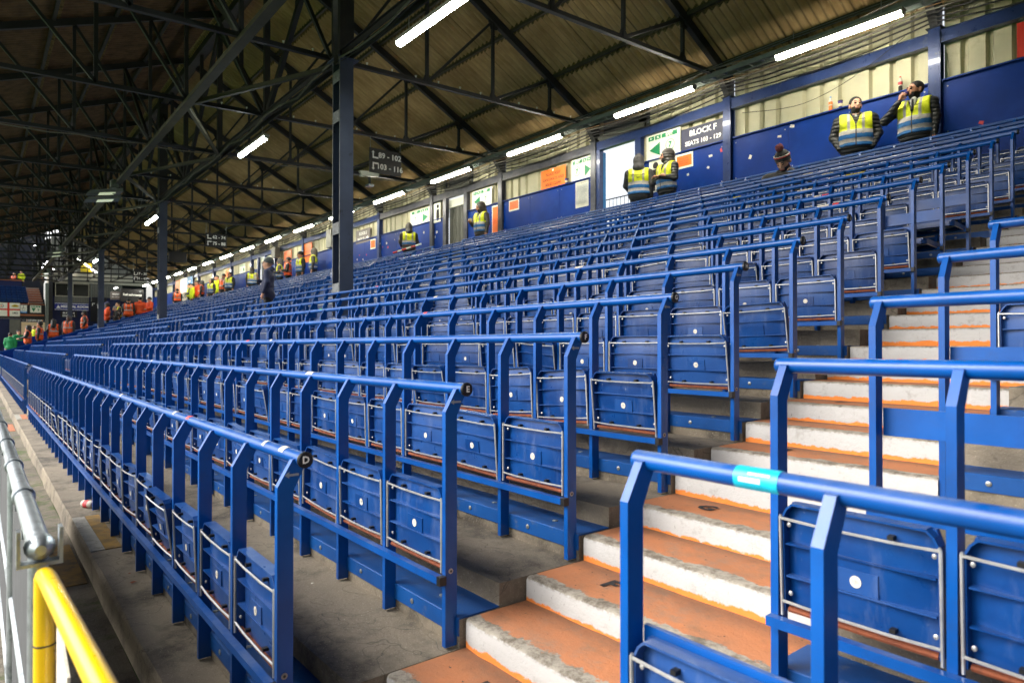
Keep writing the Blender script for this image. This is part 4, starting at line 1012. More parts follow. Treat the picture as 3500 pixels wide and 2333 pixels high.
# bottles and cups on the ledge
def bottle(x, liq, cap, lab, label):
    t = thing('drink_bottle', label, 'bottle', (x, YB+.06, 4.512))
    mb = MB(); mb.lathe([(.028, 0), (.031, .01), (.031, .06), (.028, .075), (.028, .085)], (0,0,0), liq, 14); obj('drink', smooth_shade(mb.mesh('drink')), t)
    mb = MB(); mb.lathe([(.0285, .085), (.032, .10), (.032, .15), (.026, .18), (.013, .205), (.013, .222)], (0,0,0), 'sticker_white', 14); obj('bottle_body', smooth_shade(mb.mesh('bottle_body')), t)
    mb = MB(); mb.lathe([(.0328, .10), (.0328, .15)], (0,0,0), lab, 14); obj('bottle_label', smooth_shade(mb.mesh('bottle_label')), t)
    mb = MB(); mb.lathe([(.015, .222), (.015, .24)], (0,0,0), cap, 10); obj('bottle_cap', mb, t)
bottle(-2.26, 'cable', 'sign_red', 'sticker_red', 'cola bottle with red cap standing on the blue ledge')
bottle(-3.39, 'sign_orange', 'sign_blue', 'sign_orange', 'orange drink bottle with blue cap on the ledge beside a cup')
mat('cup_purple', (58, 40, 110), .5, 0, .1, 10); mat('cup_cream', (206, 196, 160), .6, 0, .1, 10)
def cup(loc, m_, label, axis=(0,0,1), r=.04, h=.115):
    t = thing('paper_cup', label, 'cup', loc); t.rotation_euler = Vector(axis).to_track_quat('Z', 'Y').to_euler()
    mb = MB(); mb.lathe([(r*.72, 0), (r, h)], (0,0,0), m_, 16); obj('cup_body', smooth_shade(mb.mesh('cup_body')), t)
    mb = MB(); mb.lathe([(r*1.06, h), (r*1.06, h+.012), (r*.9, h+.016)], (0,0,0), 'black_plastic' if m_ == 'cup_purple' else m_, 16); obj('lid', mb, t)
    mb = MB(); mb.lathe([(r*.80, h*.22), (r*.905, h*.62)], (0,0,0), 'cup_cream' if m_ == 'cup_purple' else 'paper', 16); obj('cup_print', smooth_shade(mb.mesh('cup_print')), t)
    return t
cup((-3.22, YB+.06, 4.512), 'cup_purple', 'purple paper cup on the ledge beside the orange drink bottle')
cup((-10.08, YB+.06, 4.512), 'cup_purple', 'purple paper cup on the ledge right of the gangways sign', r=.05)
# red and white pole lying across the top rails
t = thing('striped_pole', 'red and white striped pole lying across the top rails', 'pole', (-16.6, 9.9, 3.47), .02)
for i in range(6):
    mb = MB(); mb.tube([(-.85+.28*i, .0, .02+.016*i), (-.85+.28*(i+1), 0, .02+.016*(i+1))], .028, 'sign_red' if i % 2 == 0 else 'sign_white', 10); obj('stripe', mb, t)
# ---------------------------------------------------------------- sloping barrier and gangway at the far end of the rows
t = thing('gangway_wall', 'solid blue sloping wall in front of the stewards at the far end of the rows', 'wall')
rake = lambda y: -1.03+.335*y
mb = MB(); n = 8
for i in range(n):
    y0, y1 = -.5+.95*i, -.5+.95*(i+1); q = MB(); q.add([(-39.75, y0, rake(y0)-.3), (-39.75, y1, rake(y1)-.3), (-39.75, y1, rake(y1)+1.1), (-39.75, y0, rake(y0)+1.1), (-39.68, y0, rake(y0)-.3), (-39.68, y1, rake(y1)-.3), (-39.68, y1, rake(y1)+1.1), (-39.68, y0, rake(y0)+1.1)],
        [(0,1,2,3),(7,6,5,4),(0,4,5,1),(1,5,6,2),(2,6,7,3),(3,7,4,0)], 'wall_blue'); obj('wall_panel', q, t)
mb = MB(); mb.beam((-39.715, -.5, rake(-.5)+1.12), (-39.715, 7.1, rake(7.1)+1.12), .10, .05, 'blue_paint'); obj('coping', mb, t)
t = tag(thing('gangway', '', None), 'concrete gangway steps behind the sloping blue wall', None, None, 'structure')
for i in range(30):
    y = -.6+.27*i; mb = MB(); mb.box(-41.5, -39.76, y, y+.28, rake(y)-.6, rake(y+.13)+.2, 'concrete_dark'); obj('step', mb, t)
# raised blue desks beyond
t = thing('blue_enclosure', 'low blue boarded enclosure beside the stewards at the far left', 'enclosure')
for i in range(5):
    mb = MB(); y = -.1+.5*i; mb.box(-46, -44.2, y, y+.42, -1.2, .15+.28*i, 'wall_blue'); obj('board', mb, t)
# ---------------------------------------------------------------- end wall with the medical room
XE = -64.0; RY = (0,1,0)
t = thing('end_building', 'dark end building with office windows above the medical room sign', 'building')
mb = MB(); mb.box(XE-4, XE, 3.9, 10.9, -1.4, 4.55, 'navy_wall'); obj('lower_wall', mb, t)
mb = MB(); mb.box(XE-4, XE, 3.9, 10.9, 5.70, 6.5, 'white_frame'); obj('cream_band', mb, t)
mb = MB(); mb.box(XE-4, XE-.35, 3.9, 10.9, 4.55, 5.70, 'navy_dark'); obj('office_interior', mb, t)
mb = MB()
for i in range(40): mb.box(XE-.3, XE-.02, 3.9+.175*i, 3.9+.175*i+.16, 6.5, 9.4, 'grey_cladding')
tag(obj('ribbed_cladding', mb, t), None, None, None, 'stuff')
for y0, y1 in ((4.18, 5.34), (5.38, 6.56)):
    mb = MB(); mb.box(XE-.1, XE-.08, y0+.04, y1-.04, 4.60, 5.60, 'glass_dark'); w_ = obj('window', mb, t)
    mb = MB(); mb.box(XE-.08, XE+.02, y0, y1, 5.6, 5.66, 'white_frame'); mb.box(XE-.08, XE+.02, y0, y1, 4.53, 4.6, 'white_frame'); mb.box(XE-.08, XE+.02, y0, y0+.05, 4.6, 5.6, 'white_frame'); mb.box(XE-.08, XE+.02, y1-.05, y1, 4.6, 5.6, 'white_frame'); obj('frame', mb, w_)
for i in range(20):
    mb = MB(); mb.box(XE, XE+.03, 4.15+.12*i, 4.15+.12*i+.10, 4.03, 4.52, 'grey_cladding'); obj('ribbed_panel', mb, t)
mb = MB(); mb.tube([(XE+.15, 3.5, 5.75), (XE+.15, 4.1, 5.95), (XE+.15, 6.3, 5.9), (XE+.15, 6.7, 5.7), (XE+.15, 6.7, 4.2)], .03, 'galv_dull', 6); mb.tube([(XE+.15, 6.9, 5.8), (XE+.15, 8.3, 5.7), (XE+.15, 8.8, 5.2)], .03, 'galv_dull', 6); obj('pipe', mb, t)
mb = MB()
for i in range(14): mb.box(XE+.01, XE+.05, 6.62+.17*i, 6.62+.17*i+.15, 4.56, 5.68, 'grey_cladding')
obj('side_cladding', mb, t)
sign('medical_sign', 'blue MEDICAL ROOM sign with white stripes and triangle', 'sign', (XE+.06, 5.33, 3.70), RY, UZ, 2.36, .62, 'med_blue', [('r', -1.18, 1.18, .23, .27, 'sign_white'), ('r', -1.18, 1.18, -.27, -.23, 'sign_white'), ('p', [(-1.08, -.14), (-.78, -.14), (-.93, .12)], 'white_print'), ('t', 'MEDICAL ROOM', .2, 0, .26, 'white_print', .012)])
sign('block_sign', 'dark sign lettered BLOCK A below the medical room sign', 'sign', (XE+.06, 5.12, 3.07), RY, UZ, 1.15, .5, 'sign_black', [('t', 'BLOCK A', 0, .1, .2, 'white_print', .004), ('t', 'SEATS 1 - 2', 0, -.13, .18, 'white_print', .004)])
sign('direction_sign', 'grey panel with a white arrow and 3 - 16 beside the third column', 'sign', (XE+.06, 7.25, 3.5), RY, UZ, 1.2, 2.0, 'sign_black', arrow_up(-.4, .45, 1.2, -1) + [('t', '3 - 16', .1, .45, .2, 'white_print', .004)])
sign('seat_number_sign', 'yellow seat number panels high on the far end wall', 'sign', (XE+.4, 6.3, 7.0), RY, UZ, .8, .75, 'sign_yellow', [('t', '58', -.15, .1, .3, 'dark_print', .006, -1.57), ('t', 'S', .25, -.1, .3, 'dark_print', .006, -1.57)])
mb = MB(); mb.beam((XE+.5, 5.2, 8.05), (XE+.5, 7.1, 6.55), .05, .10, 'tube_far'); tag(obj('sloping_light', mb), 'line of white light sloping along the far gable', 'light')
for j, (y, z) in enumerate(((4.95, 6.52), (5.3, 6.5))):
    mb = MB(); mb.box(XE+.2, XE+.25, y, y+.25, z, z+.05, 'tube_far'); tag(obj('end_light', mb), ['small white light on the far cream band, left one', 'small white light on the far cream band, right one'][j], 'light')
for j, (x, y, z) in enumerate(((-60, 3.2, 6.7), (-60, 3.4, 6.9), (-60, 3.1, 6.45), (-60, 2.6, 8.1), (-62, 3.9, 6.5))):
    mb = MB(); mb.box(x-.05, x+.05, y-.07, y+.07, z-.05, z+.05, 'spot_glow'); tag(obj('spot_lamp', mb), f'tiny glaring floodlamp seen through the far roof steelwork, {ordw(j)} of five', 'light', 'tiny far floodlamps')
t = thing('far_roof_gable', 'dark gable closing the far end of the roof', 'wall')
mb = MB(); mb.add([(XE-.4, -3.2, 6.5), (XE-.4, 10.9, 6.5), (XE-.4, 4.15, 9.4)], [(0, 1, 2)], 'navy_dark'); obj('gable_panel', mb, t)
# refreshments kiosk signs
sign('refreshments_sign', 'dark grey lit sign reading Refreshments', 'sign', (-58, 8.8, 4.45), RY, UZ, 1.6, 1.0, 'sign_black', [('t', 'Refreshments', 0, .05, .235, 'white_print', .008), ('ring', .55, .36, .06, .075, 'grey_print')], t=.3)
sign('small_lit_sign', 'small lit board left of the Refreshments sign', 'sign', (-58.2, 7.68, 4.4), RY, UZ, .66, .62, 'sign_grey', [('t', 'FRESH', 0, .1, .17, 'white_print', .004), ('t', 'HOT FOOD', 0, -.12, .1, 'white_print', .002)], t=.2)
lamp(-56.6, -58.2, 7.6, 4.95, 'strip light over the small lit board at the far kiosk', 'tube_far', 'far kiosk lights')
mb = MB(); mb.box(-62, -58.4, 7.2, 10.2, 2.0, 3.95, 'navy_wall'); tag(obj('kiosk', mb), 'dark refreshment kiosk under the Refreshments sign', 'kiosk')
# ---------------------------------------------------------------- stand behind, at the far left
t = thing('far_stand', 'far corner stand with dark seats, orange stairs and a lit bar doorway', 'stand')
mb = MB(); mb.box(XE-3, XE, -6, 1.95, -1.4, 2.62, 'navy_wall'); mb.box(XE-3, XE, 3.6, 3.9, -1.4, 2.62, 'navy_wall'); obj('lower_wall', mb, t)
mb = MB(); mb.box(XE-3, XE-1.4, 1.95, 3.6, -1.4, 2.4, 'bar_glow'); obj('bar_interior', mb, t)
mb = MB(); mb.box(XE-.6, XE+.1, 1.2, 1.9, .2, 2.55, 'grey_cladding'); obj('grey_pillar', mb, t)
mb = MB(); mb.box(XE-.4, XE, -6, 3.6, 2.64, 3.80, 'sign_black'); obj('fascia', mb, t)
mb = MB(); mb.box(XE, XE+.03, -6, 3.55, 3.76, 3.82, 'orange_patch'); mb.box(XE, XE+.03, 1.8, 3.45, 2.86, 2.99, 'orange_patch'); obj('orange_trim', mb, t)
for i in range(7):
    mb = MB(); mb.box(XE-1.1-.8*(i+1), XE-.3-.8*i, -8, 3.6, 3.2, 3.85+.25*i, 'navy_dark'); obj('tier', mb, t)
    mb = MB(); mb.box(XE-.9-.8*i, XE-.28-.8*i, 2.45, 3.4, 3.9+.2*i, 3.99+.25*i, 'orange_patch'); mb.box(XE-.28-.8*i, XE-.26-.8*i, 2.45, 3.4, 3.93+.24*i, 3.98+.25*i, 'white_patch'); obj('stair', mb, t)
for i in range(8):
    mb = MB(); mb.box(XE-6.2-.3*i, XE-6-.3*i, 2.35, 3.05, 4.6+.14*i, 4.66+.14*i, 'white_patch'); obj('stair_edge', mb, t)
mb = MB(); rs = random.Random(4)
for i in range(6):
    for j in range(26):
        y = 2.3-.36*j; x = XE-.75-.8*i; z = 3.95+.25*i
        mb.box(x-.05, x, y-.16, y+.16, z+.05, z+.34, 'seat_plastic'); mb.box(x-.02, x+.12, y-.15, y+.15, z+.28, z+.34, 'seat_plastic')
tag(obj('far_seats', mb, t), None, None, None, 'stuff')
mb = MB(); mb.box(XE-7.2, XE-6.4, -8, 2.25, 4.9, 6.2, 'navy_wall'); mb.box(XE-6.4, XE-6.36, -8, 2.25, 6.14, 6.22, 'orange_patch'); obj('upper_wall', mb, t)
mb = MB(); mb.box(XE-9.2, XE-9, -10, 4, 4, 11, 'navy_dark'); obj('back_screen', mb, t)
mb = MB(); mb.box(XE-.5, XE+.4, 3.52, 3.72, -1.2, 5.55, 'galv_dull'); mb.box(XE-.2, XE+.2, 3.74, 4.0, -1.2, 8.5, 'black_steel'); obj('corner_post', mb, t)
sign('bar_sign', 'black LICENSED BARS sign over the far doorway', 'sign', (XE+.06, 2.82, 2.5), RY, UZ, 1.74, .27, 'sign_black', [('t', 'LICENSED BARS', 0, 0, .16, 'white_print', .006), ('ring', -.72, 0, .05, .075, 'grey_print'), ('ring', .72, 0, .05, .075, 'grey_print'), ('p', circ(-.5, 0, .04, 6), 'sign_orange'), ('p', circ(.5, 0, .04, 6), 'sign_orange')])
sign('toilet_sign', 'white and blue accessible TOILET sign on the far fascia', 'sign', (XE+.06, 2.10, 3.40), RY, UZ, .42, .62, 'sign_white', [('r', -.21, .21, -.31, -.16, 'sign_blue'), ('t', 'TOILET', 0, -.235, .11, 'white_print', .002), ('ring', .0, .0, .09, .11, 'dark_print'), ('r', -.03, 0, .02, .2, 'dark_print'), ('p', circ(-.015, .235, .03, 8), 'dark_print')])
sign('exit_sign', 'distant EXIT 9 sign on the far fascia', 'sign', (XE+.06, 2.88, 3.42), RY, UZ, .72, .58, 'sign_white', [('r', -.30, -.02, .14, .25, 'sign_green'), ('t', 'EXIT', -.16, .195, .10, 'sign_white', .002), ('r', .02, .15, .14, .25, 'sign_green'), ('r', .18, .31, .14, .25, 'sign_green'), ('p', [(-.29, .08), (-.13, -.22), (.02, .08)], 'sign_green'), ('t', '9', .18, -.06, .26, 'sign_green', .004)])
o = sign('flag_banner', 'white flag with a red cross, a straw hat and 1885', 'flag', (XE+.10, 1.10, 3.33), RY, UZ, 1.52, 1.06, 'sign_white', [('r', -.76, .76, -.06, .06, 'sign_red'), ('r', -.05, .09, -.53, .53, 'sign_red'), ('t', '1885', .45, -.28, .2, 'dark_print', .004), ('ring', -.42, .28, .11, .14, 'dark_print'), ('p', circ(-.42, .28, .05, 6), 'sign_orange'), ('p', circ(.45, .28, .24, 18, .35), 'sign_yellow'), ('p', circ(.45, .33, .13, 14, .55), 'sign_yellow'), ('r', .33, .57, .27, .30, 'cable')])
t = thing('corner_banner', 'dark drape with orange lettering hanging at the far corner', 'banner', (XE+.3, 3.1, 6.2))
mb = MB(); mb.add([(0, -.2, 1.2), (0, .25, 1.2), (.1, .35, -.6), (.05, .15, -1.0), (-.05, -.1, -.2)], [(0, 1, 2, 3, 4)], 'cable'); obj('drape', mb.mesh('drape', False), t)
mb = MB(); mb.add([(.02, -.16, 1.1), (.02, .1, 1.1), (.05, .0, .3), (.02, -.12, .35)], [(0, 1, 2, 3)], 'grey_cladding'); mb.add([(.12, .1, .2), (.12, .25, .2), (.14, .25, -.55), (.12, .12, -.3)], [(0, 1, 2, 3)], 'orange_patch'); obj('drape_print', mb.mesh('drape_print', False), t)
# ---------------------------------------------------------------- people: one continuous skin from a distance field
def surface(prims, h, k=.02, cut=None):
    """prims: (kind, args, mat). returns verts, faces, face materials"""
    lo = np.array([1e9]*3); hi = -lo
    for kd, a, m in prims:
        if kd == 'c': p0, p1, r0, r1 = a; r = max(r0, r1); q = np.minimum(p0, p1)-r; w_ = np.maximum(p0, p1)+r
        else: c, r = a[0], np.array(a[1]); q = np.array(c)-r; w_ = np.array(c)+r
        lo = np.minimum(lo, q); hi = np.maximum(hi, w_)
    lo -= 2.5*h; hi += 2.5*h
    n = np.ceil((hi-lo)/h).astype(int)+1
    ax = [lo[i]+h*np.arange(n[i]) for i in range(3)]
    P = np.stack(np.meshgrid(*ax, indexing='ij'), -1).astype(np.float32)
    def dist(P, pr):
        kd, a, m = pr
        if kd == 'c':
            p0, p1, r0, r1 = np.array(a[0]), np.array(a[1]), a[2], a[3]; d = p1-p0
            tt = np.clip(((P-p0)@d)/max(1e-9, d@d), 0, 1)
            return np.linalg.norm(P-(p0+tt[..., None]*d), axis=-1)-(r0+(r1-r0)*tt)
        c, r = np.array(a[0]), np.array(a[1])
        q = (P-c)/r; l = np.linalg.norm(q, axis=-1); g_ = np.linalg.norm(q/r, axis=-1)
        return np.where(g_ > 1e-6, l*(l-1)/np.maximum(g_, 1e-6), -r.min())
    F = None
    for pr in prims:
        d = dist(P, pr)
        if F is None: F = d
        else:
            q = np.clip(.5+.5*(F-d)/k, 0, 1); F = F*(1-q)+d*q-k*q*(1-q)
    if cut is not None: F = cut(P, F)
    s_ = F < 0
    cor = [(a, b, c) for a in (0, 1) for b in (0, 1) for c in (0, 1)]
    nx, ny, nz = F.shape; sl = lambda A, o: A[o[0]:nx-1+o[0], o[1]:ny-1+o[1], o[2]:nz-1+o[2]]
    cnt = sum(sl(s_, o).astype(int) for o in cor); mask = (cnt > 0) & (cnt < 8)
    idx = -np.ones(mask.shape, int); idx[mask] = np.arange(mask.sum())
    I = np.argwhere(mask); acc = np.zeros((len(I), 3)); num = np.zeros(len(I))
    for a in cor:
        for axn in range(3):
            if a[axn]: continue
            b = list(a); b[axn] = 1
            fa = F[I[:, 0]+a[0], I[:, 1]+a[1], I[:, 2]+a[2]]; fb = F[I[:, 0]+b[0], I[:, 1]+b[1], I[:, 2]+b[2]]
            cr = (fa < 0) != (fb < 0); tt = np.where(cr, fa/np.where(cr, fa-fb, 1), 0)
            pt = np.repeat(np.array(a, float)[None], len(I), 0); pt[:, axn] = tt
            acc += pt*cr[:, None]; num += cr
    V = lo + h*(I+acc/num[:, None])
    faces = []
    for axn in range(3):
        o = [0, 0, 0]; o[axn] = 1
        A = s_[:nx-o[0], :ny-o[1], :nz-o[2]]; B = s_[o[0]:, o[1]:, o[2]:]
        E_ = np.argwhere(A != B); u, v_ = [(1, 2), (2, 0), (0, 1)][axn]
        ok = (E_[:, u] > 0) & (E_[:, v_] > 0); E_ = E_[ok]; sg = A[E_[:, 0], E_[:, 1], E_[:, 2]]
        def cell(du, dv):
            q = E_.copy(); q[:, u] += du; q[:, v_] += dv; return idx[q[:, 0], q[:, 1], q[:, 2]]
        Q = np.stack([cell(-1, -1), cell(0, -1), cell(0, 0), cell(-1, 0)], 1)
        Q[~sg] = Q[~sg][:, ::-1]; faces.append(Q)
    Fc = np.concatenate(faces); Fc = Fc[(Fc >= 0).all(1)]
    cen = V[Fc].mean(1)
    D = np.stack([dist(cen, pr) for pr in prims]); lab = D.argmin(0)
    return V, Fc, [prims[i][2] for i in lab], cen
def to_mesh(name, parts):
    vs, fs, ms, mats = [], [], [], []
    b = 0
    for V, Fc, lab in parts:
        vs.append(V); fs.append(Fc+b); b += len(V)
        for m in lab:
            if m not in mats: mats.append(m)
            ms.append(mats.index(m))
    V = np.concatenate(vs); Fc = np.concatenate(fs)
    me = bpy.data.meshes.new(name); me.from_pydata(V.tolist(), [], Fc.tolist())
    for m in mats: me.materials.append(M(m))
    me.polygons.foreach_set('material_index', ms); me.polygons.foreach_set('use_smooth', [True]*len(ms)); me.update(); return me
def hand_prims(w, d, side, skin, grip=None):
    """palm and five bent fingers. w wrist, d unit direction of the hand, grip = curl"""
    w = np.array(w, float); d = np.array(d, float)/np.linalg.norm(d)
    up = np.array([0, 0, 1.]) if abs(d[2]) < .8 else np.array([0, -1., 0])
    lat = np.cross(d, up); lat /= np.linalg.norm(lat); nrm = np.cross(lat, d)
    out = [('c', (w, w+d*.085, .026, .03), skin), ('c', (w+d*.05-lat*.02, w+d*.08-lat*.025, .018, .018), skin), ('c', (w+d*.05+lat*.02, w+d*.08+lat*.025, .018, .018), skin)]
    for i, L in enumerate((.072, .08, .075, .06)):
        o = w+d*.09+lat*(i-1.5)*.021; kn = o+d*L*.5-nrm*.012; tp = kn+(d*.3-nrm*.95)*L*.5
        out += [('c', (o, kn, .0095, .009), skin), ('c', (kn, tp, .009, .008), skin)]
    o = w+d*.03-lat*.026*side; kn = o+(d*.6-lat*side*.8)*.04; tp = kn+(d*.9-nrm*.5)*.03
    out += [('c', (o, kn, .012, .011), skin), ('c', (kn, tp, .011, .009), skin)]
    return out
def person(label, x, y, z, facing, h=1.78, jacket='jacket_black', vest=None, head='hood', headmat='jacket_black', skin='skin_light', arms='down', lod=.03, beard=False, turn=0, bow=0, tie=False, hem=.98, coat=False, bulk=1.15, glasses=False, group='people in the stand'):
    """facing: angle of the person's front, 0 looks towards -y (the pitch), positive turns towards +x"""
    sc = h/1.78
    t = thing('person', label, 'person', (x, y, z), facing, group); t.scale = (sc,)*3
    A = lambda *q: np.array(q, float)
    J = jacket; pr = []; sk = skin
    # legs and trunk
    for s_ in (-1, 1):
        pr += [('c', (A(s_*.10, .0, .94), A(s_*.105, -.01, .50), .088, .066), 'trousers'), ('c', (A(s_*.105, -.01, .50), A(s_*.11, .02, .09), .062, .048), 'trousers'), ('c', (A(s_*.11, .02, .05), A(s_*.12, -.13, .035), .045, .038), 'black_plastic')]
    puff = .030 if J not in ('jacket_navy',) else .012
    B_ = bulk
    pr += [('e', (A(0, .0, .98), (.175*B_+puff, .125+puff, .16)), J), ('e', (A(0, -.01, 1.15), (.17*B_+puff, .125+puff, .2)), J), ('e', (A(0, .005, 1.33), (.19*B_+puff, .12+puff, .17)), J),
           ('c', (A(-.15*B_, .01, 1.43), A(.15*B_, .01, 1.43), .072+puff*.5, .072+puff*.5), J), ('c', (A(0, .02, 1.44), A(0, .005, 1.57), .075, .062), J if head == 'hood' else sk)]
    trunk = [p_ for p_ in pr[6:10]]
    if coat: pr += [('e', (A(0, .0, .90), (.19, .15, .15)), J), ('e', (A(0, -.05, 1.08), (.17, .14, .16)), J)]
    AP = {'down': ((.225, .02, 1.20), (.215, -.03, .94)), 'pocket': ((.25, .05, 1.19), (.185, -.06, .97)), 'cup': ((.24, -.06, 1.20), (.15, -.27, 1.24)), 'drink': ((.33, -.08, 1.27), (.17, -.20, 1.47)),
          'fold': ((.25, -.04, 1.20), (-.05, -.20, 1.22)), 'reach': ((.24, -.08, 1.20), (.20, -.32, 1.12)), 'phone': ((.22, -.02, 1.18), (.06, -.24, 1.20)), 'rail': ((.24, .03, 1.20), (.21, -.06, .97)), 'hold': ((.24, -.01, 1.17), (.11, -.23, 1.27))}
    al = arms if isinstance(arms, tuple) else (arms, arms)
    hands = []
    for s_, a in zip((-1, 1), al):
        e, w_ = AP[a]; k_ = 1 if a in ('drink', 'hold', 'cup', 'fold', 'phone') else B_; e = A(s_*e[0]*B_, e[1], e[2]); w_ = A(s_*w_[0]*k_, w_[1], w_[2]); sh = A(s_*.195*B_, .01, 1.43)
        pr += [('c', (sh, e, .068+puff*.3, .056+puff*.3), J), ('c', (e, w_, .055+puff*.3, .042), J)]
        if a != 'pocket':
            d = w_-e; d = d/np.linalg.norm(d)
            if a == 'hold': d = A(-s_*.25, -.35, .8)
            if a == 'drink': d = A(-s_*.45, .02, .8)
            if lod <= .016: hands.append((w_+d*.02, d, s_))
            else: pr.append(('c', (w_, w_+d*.12, .036, .034), sk))
    V, Fc, lab, cen = surface(pr, lod, .035)
    parts = [(V, Fc, lab)]
    for w_, d, s_ in hands:
        V, Fc, lab, _ = surface(hand_prims(w_, d, s_, sk), .0065, .008); parts.append((V, Fc, lab))
    # head, turned and bowed on the neck
    hl = min(lod*.45, .010 if lod < .02 else .016)
    hp = [('e', (A(0, .012, .115), (.074, .094, .088)), sk), ('e', (A(0, -.035, .06), (.062, .064, .085)), sk), ('e', (A(0, -.045, .005), (.046, .05, .04)), sk), ('c', (A(0, .01, -.06), A(0, .005, .05), .058, .055), sk),
          ('c', (A(0, -.098, .095), A(0, -.118, .058), .010, .015), sk), ('c', (A(-.03, -.088, .112), A(.03, -.088, .112), .012, .012), sk),
          ('e', (A(-.077, .015, .075), (.012, .022, .034)), sk), ('e', (A(.077, .015, .075), (.012, .022, .034)), sk),
          ('e', (A(-.031, -.093, .092), (.013, .008, .007)), 'eye_dark'), ('e', (A(.031, -.093, .092), (.013, .008, .007)), 'eye_dark'),
          ('c', (A(-.022, -.097, .020), A(.022, -.097, .020), .006, .006), 'lip'), ('c', (A(-.044, -.094, .117), A(-.018, -.099, .121), .005, .005), 'hair_black'), ('c', (A(.044, -.094, .117), A(.018, -.099, .121), .005, .005), 'hair_black')]
    V, Fc, lab, cen = surface(hp, hl, .014)
    if beard: lab = ['hair_black' if (m == sk and c[2] < .048 and c[1] < .02 and c[2] > -.05 and not (c[2] > .03 and abs(c[0]) < .03)) else m for m, c in zip(lab, cen)]
    Rm = np.array(Matrix.Rotation(turn, 3, 'Z') @ Matrix.Rotation(bow, 3, 'X')); O = A(0, -.005, 1.565)
    place = lambda V: (V*1.13)@Rm.T+O
    parts.append((place(V), Fc, lab))
    obj('body', to_mesh('body', parts), t)
    # hair, hats, hoods
    if head in ('hair', 'afro', 'longhair'):
        r = 1.0 if head != 'afro' else 1.22
        q = [('e', (A(0, .02, .125), (.083*r, .100*r, .088*r)), headmat)]
        if head == 'longhair': q += [('c', (A(0, .05, .10), A(0, .08, -.12), .10, .12), headmat)]
        cut = lambda P, F: np.maximum(F, np.minimum(-(P[..., 1]+.068), 1)*0 + np.maximum(-(P[..., 2]-(.075 if head != 'longhair' else -.2)) - np.clip(P[..., 1], -.02, .08)*1.1, -(P[..., 2]-.128) - (P[..., 1]+.05)*2.2))
        V, Fc, lab, _ = surface(q, hl, .01, cut); obj('hair', to_mesh('hair', [(place(V), Fc, lab)]), t)
    elif head in ('beanie', 'pompom', 'cap'):
        q = [('e', (A(0, .014, .135), (.086, .104, .092)), headmat)]
        if head == 'cap': q.append(('e', (A(0, -.12, .128), (.06, .06, .012)), headmat))
        cut = lambda P, F: np.maximum(F, -(P[..., 2]-.112-.12*P[..., 1]*-1*0) - P[..., 1]*.25)
        V, Fc, lab, _ = surface(q, hl, .01, cut); hat = obj('hat', to_mesh('hat', [(place(V), Fc, lab)]), t)
        if head != 'cap':
            mb = MB(); pts = []
            band_ = [(.0895*math.cos(a), .014+.1075*math.sin(a)) for a in np.linspace(0, 2*math.pi, 25)]
            for zz in (.098, .14): pts.append([(a, b, zz - b*.25 - (.0 if zz < .12 else 0)) for a, b in band_])
            v = [tuple(place(np.array(p_))) for ring in pts for p_ in ring]; mb.add(v, [(i, i+1, 26+i, 25+i) for i in range(24)], headmat if head == 'beanie' else 'jacket_grey'); obj('hat_brim', smooth_shade(mb.mesh('hat_brim', False)), hat)
        if head == 'pompom':
            for zz, m_, w_ in ((.150, 'sticker_red', .010), (.164, 'sign_white', .006)):
                mb = MB(); mb.tube([tuple(place(A(.088*math.cos(a), .014+.106*math.sin(a), zz+.004*(i % 2)-.25*(.1*math.sin(a))))) for i, a in enumerate(np.linspace(0, 2*math.pi, 33))], w_*.7, m_, 6); obj('stripe', mb, hat)
            V, Fc, lab, _ = surface([('e', (A(0, .02, .262), (.045, .045, .042)), 'wool_red')], .007, .01)
            V = V+np.random.RandomState(1).normal(0, .004, V.shape); obj('pompom', to_mesh('pompom', [(place(V), Fc, lab)]), hat)
    elif head == 'hood':
        q = [('e', (A(0, .025, .10), (.105, .125, .135)), headmat), ('e', (A(0, .05, -.02), (.11, .11, .10)), headmat), ('c', (A(0, .07, .18), A(0, .10, .16), .05, .04), headmat)]
        cut = lambda P, F: np.maximum(F, -(np.sqrt((P[..., 0]/.074)**2 + ((P[..., 1]+.15)/.15)**2 + ((P[..., 2]-.065)/.108)**2)-1)*.07)
        V, Fc, lab, _ = surface(q, hl, .03, cut); obj('hood', to_mesh('hood', [(place(V), Fc, lab)]), t)
    if head not in ('hood',) and J != 'jacket_black_suit' and not tie:
        q = [('c', (A(-.07, .05, 1.50), A(.07, .05, 1.50), .055, .055), J), ('c', (A(-.08, -.02, 1.49), A(0, .08, 1.54), .045, .05), J), ('c', (A(.08, -.02, 1.49), A(0, .08, 1.54), .045, .05), J)]
        V, Fc, lab, _ = surface(q, max(hl, .012), .03); obj('collar', to_mesh('collar', [(V, Fc, lab)]), t)
    if tie:
        q = [('c', (A(-.06, -.055, 1.49), A(-.05, .02, 1.555), .018, .016), 'shirt_white'), ('c', (A(.06, -.055, 1.49), A(.05, .02, 1.555), .018, .016), 'shirt_white'), ('c', (A(0, -.115, 1.38), A(0, -.07, 1.50), .035, .045), 'shirt_white')]
        V, Fc, lab, _ = surface(q, .010, .015); sh = obj('shirt', to_mesh('shirt', [(V, Fc, lab)]), t)
        V, Fc, lab, _ = surface([('c', (A(0, -.165, 1.32), A(0, -.118, 1.49), .022, .014), 'hat_black')], .008, .01); obj('tie', to_mesh('tie', [(V, Fc, lab)]), sh)
